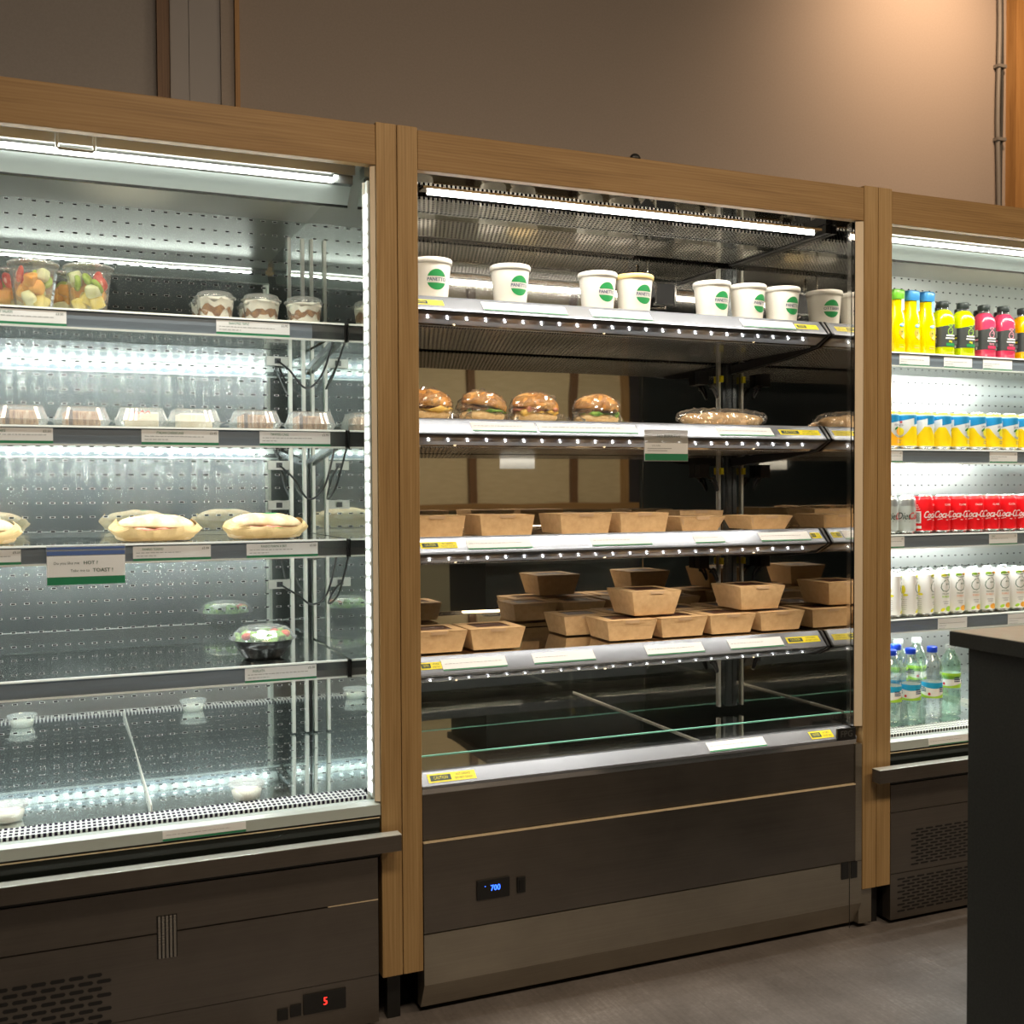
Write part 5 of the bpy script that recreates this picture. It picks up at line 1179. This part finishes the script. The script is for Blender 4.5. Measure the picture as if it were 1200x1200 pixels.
def make_smoothie(juice, logo, accent, sub, kind, label, grp):
    t = empty('smoothie_bottle', (0, 0, 0), label, 'smoothie bottle', grp)
    m = MB(); m.lathe([(0, 0.0005), (0.026, 0.0), (0.030, 0.004), (0.030, 0.112), (0.0275, 0.124), (0.020, 0.136), (0.0168, 0.140)], juice, 32, sq=3.4); m.build('bottle', t)
    m = MB(); m.lathe([(0.0165, 0.140), (0.0155, 0.150)], CLEAR, 24); m.lathe([(0.0178, 0.148), (0.0185, 0.150), (0.0185, 0.163), (0.017, 0.166), (0, 0.166)], CAPK, 28); m.build('cap', t)
    rf = 0.0312; m = MB(); f1 = cyl(rf, 0.0)
    def sq(f_eps):
        def fn(u, w):
            a = u / 0.0335; ca, sa = math.cos(a), math.sin(a); q = (abs(ca) ** 3.4 + abs(sa) ** 3.4) ** (-1 / 3.4); r = 0.030 * q + f_eps
            return (r * sa, -r * ca, w)
        return fn
    f1, f2, f3 = sq(0.0004), sq(0.0008), sq(0.0012); C2 = 0.0335 * PI
    strip(m, f1, lambda u: 0.026, lambda u: 0.092 + 0.006 * math.sin(u * 34), -C2, C2, LABELK, 48)
    face_logo(m, f2, 0.004, 0.074, 0.021, logo, 0.0022)
    put_rect(m, f2, -0.012, 0.022, 0.0585, 0.0625, WHITEP, 6); put_rect(m, f2, -0.014, 0.022, 0.0505, 0.0540, WHITEP, 6)
    put_text(m, kind, f2, 0.004, 0.0435, 0.0095, accent, sx=0.9, bold=0.0004); put_rect(m, f2, -0.012, 0.022, 0.029, 0.0375, sub, 6)
    F = lambda u, w: f2(u - 0.050, w)
    put_rect(m, F, -0.016, -0.006, 0.066, 0.088, INKG, 3); put_rect(m, F, -0.003, 0.007, 0.066, 0.088, SILVERD, 3); put_rect(m, F, -0.014, 0.008, 0.055, 0.060, accent, 3); put_rect(m, F, -0.016, 0.008, 0.038, 0.050, INKG, 3); put_rect(m, F, -0.002, 0.004, 0.028, 0.036, WHITEP, 2)
    m.build('printed_label', t); return t
gs = 'smoothie bottles on the top drinks shelf'
sg = make_smoothie(JG, LIME, FRUITY, LOGOG, 'zing', 'x', gs); sp = make_smoothie(JP, PINKP, PINKP, JP, 'berry', 'x', gs); so = make_smoothie(JO, ORP, FRUITY, SALMON, 'glow', 'x', gs)
spread(sg, [(2.489, 0.266, zo, -0.05, 'green smoothie bottle beside the orange juice carafes'), (2.566, 0.262, zo, -0.05, 'green smoothie bottle beside the pink smoothies'), (2.480, 0.345, zo, 0.5, 'green smoothie bottle in the row behind, beside the carafes'), (2.560, 0.345, zo, 0.5, 'green smoothie bottle in the row behind, near the pink ones')])
spread(sp, [(2.660, 0.270, zo, -0.05, 'pink smoothie bottle beside the green smoothies'), (2.736, 0.266, zo, -0.05, 'pink smoothie bottle beside the orange smoothie'), (2.645, 0.350, zo, 0.5, 'pink smoothie bottle in the row behind, near the green ones'), (2.725, 0.350, zo, 0.5, 'pink smoothie bottle in the row behind, near the orange one')])
spread(so, [(2.826, 0.270, zo, -0.1, 'orange smoothie bottle at the photo edge'), (2.812, 0.350, zo, 0.5, 'orange smoothie bottle in the row behind')])
def make_water(green, label):
    t = empty('water_bottle', (0, 0, 0), label, 'water bottle', 'water bottles on the drinks fridge deck')
    Wm = WATERG if green else WATER
    m = MB(); m.lathe([(0, 0.004), (0.018, 0.0), (0.029, 0.004), (0.030, 0.012), (0.0285, 0.045), (0.030, 0.060), (0.0288, 0.064), (0.0288, 0.108), (0.030, 0.112), (0.0295, 0.125), (0.0275, 0.132), (0.0298, 0.142), (0.028, 0.160), (0.022, 0.176), (0.0135, 0.188), (0.0125, 0.198)], Wm, 28); m.build('bottle', t)
    m = MB(); m.lathe([(0.0135, 0.194), (0.0150, 0.195), (0.0148, 0.209), (0.013, 0.211), (0, 0.211)], CLAM if green else CAPBLUE, 24); m.build('cap', t)
    m = MB(); rf = 0.0292; f1, f2, f3 = cyl(rf, 0), cyl(rf, 0.0004), cyl(rf, 0.0008); C2 = PI * rf
    z_0, z_1 = (0.085, 0.128) if green else (0.063, 0.108)
    strip(m, f1, lambda u: z_0, lambda u: z_1, -C2, C2, WHITEP, 36)
    strip(m, f2, lambda u: z_1 - 0.014 + 0.003 * math.sin(u * 60), lambda u: z_1, -C2, C2, LIME if green else LBLUE, 36)
    strip(m, f2, lambda u: z_0, lambda u: z_0 + 0.010 + 0.005 * math.sin(u * 45), -C2, C2, LIME, 36)
    for off in (0, 0.062, -0.062):
        for k in range(3): put_rect(m, f3, off - 0.012, off + 0.010 - 0.004 * (k == 2), z_0 + 0.018 + k * 0.0052, z_0 + 0.0208 + k * 0.0052, NAVY, 3)
        put_poly(m, f3, ell(off + 0.02, z_0 + 0.012, 0.004, 0.004, 10), STAR)
    m.build('printed_label', t); return t
zw = lambda y: 0.503 + (y - 0.10) * 0.0309 + 0.0006
wat = make_water(False, 'x'); wag = make_water(True, 'x')
wp = [(2.200, 0.160, 'clear water bottle in front beside the timber post'), (2.271, 0.160, 'clear water bottle, second of the front row'), (2.352, 0.160, 'clear water bottle in front beside the green bottle'), (2.212, 0.228, 'blue capped water bottle in the second row by the post'), (2.279, 0.228, 'blue capped water bottle in the second row, away from the post'), (2.222, 0.296, 'blue capped water bottle in the third row by the post'), (2.140, 0.20, 'blue capped water bottle mostly hidden by the timber post')]
spread(wat, [(x, y, zw(y), 0.2 * i, l) for i, (x, y, l) in enumerate(wp)])
gp = [(2.432, 0.170, 'green water bottle half hidden by the counter'), (2.352, 0.30, 'green water bottle in the third row behind the clear ones'), (2.424, 0.30, 'green water bottle standing behind the half hidden green one')]
spread(wag, [(x, y, zw(y), 0.4 * i, l) for i, (x, y, l) in enumerate(gp)])
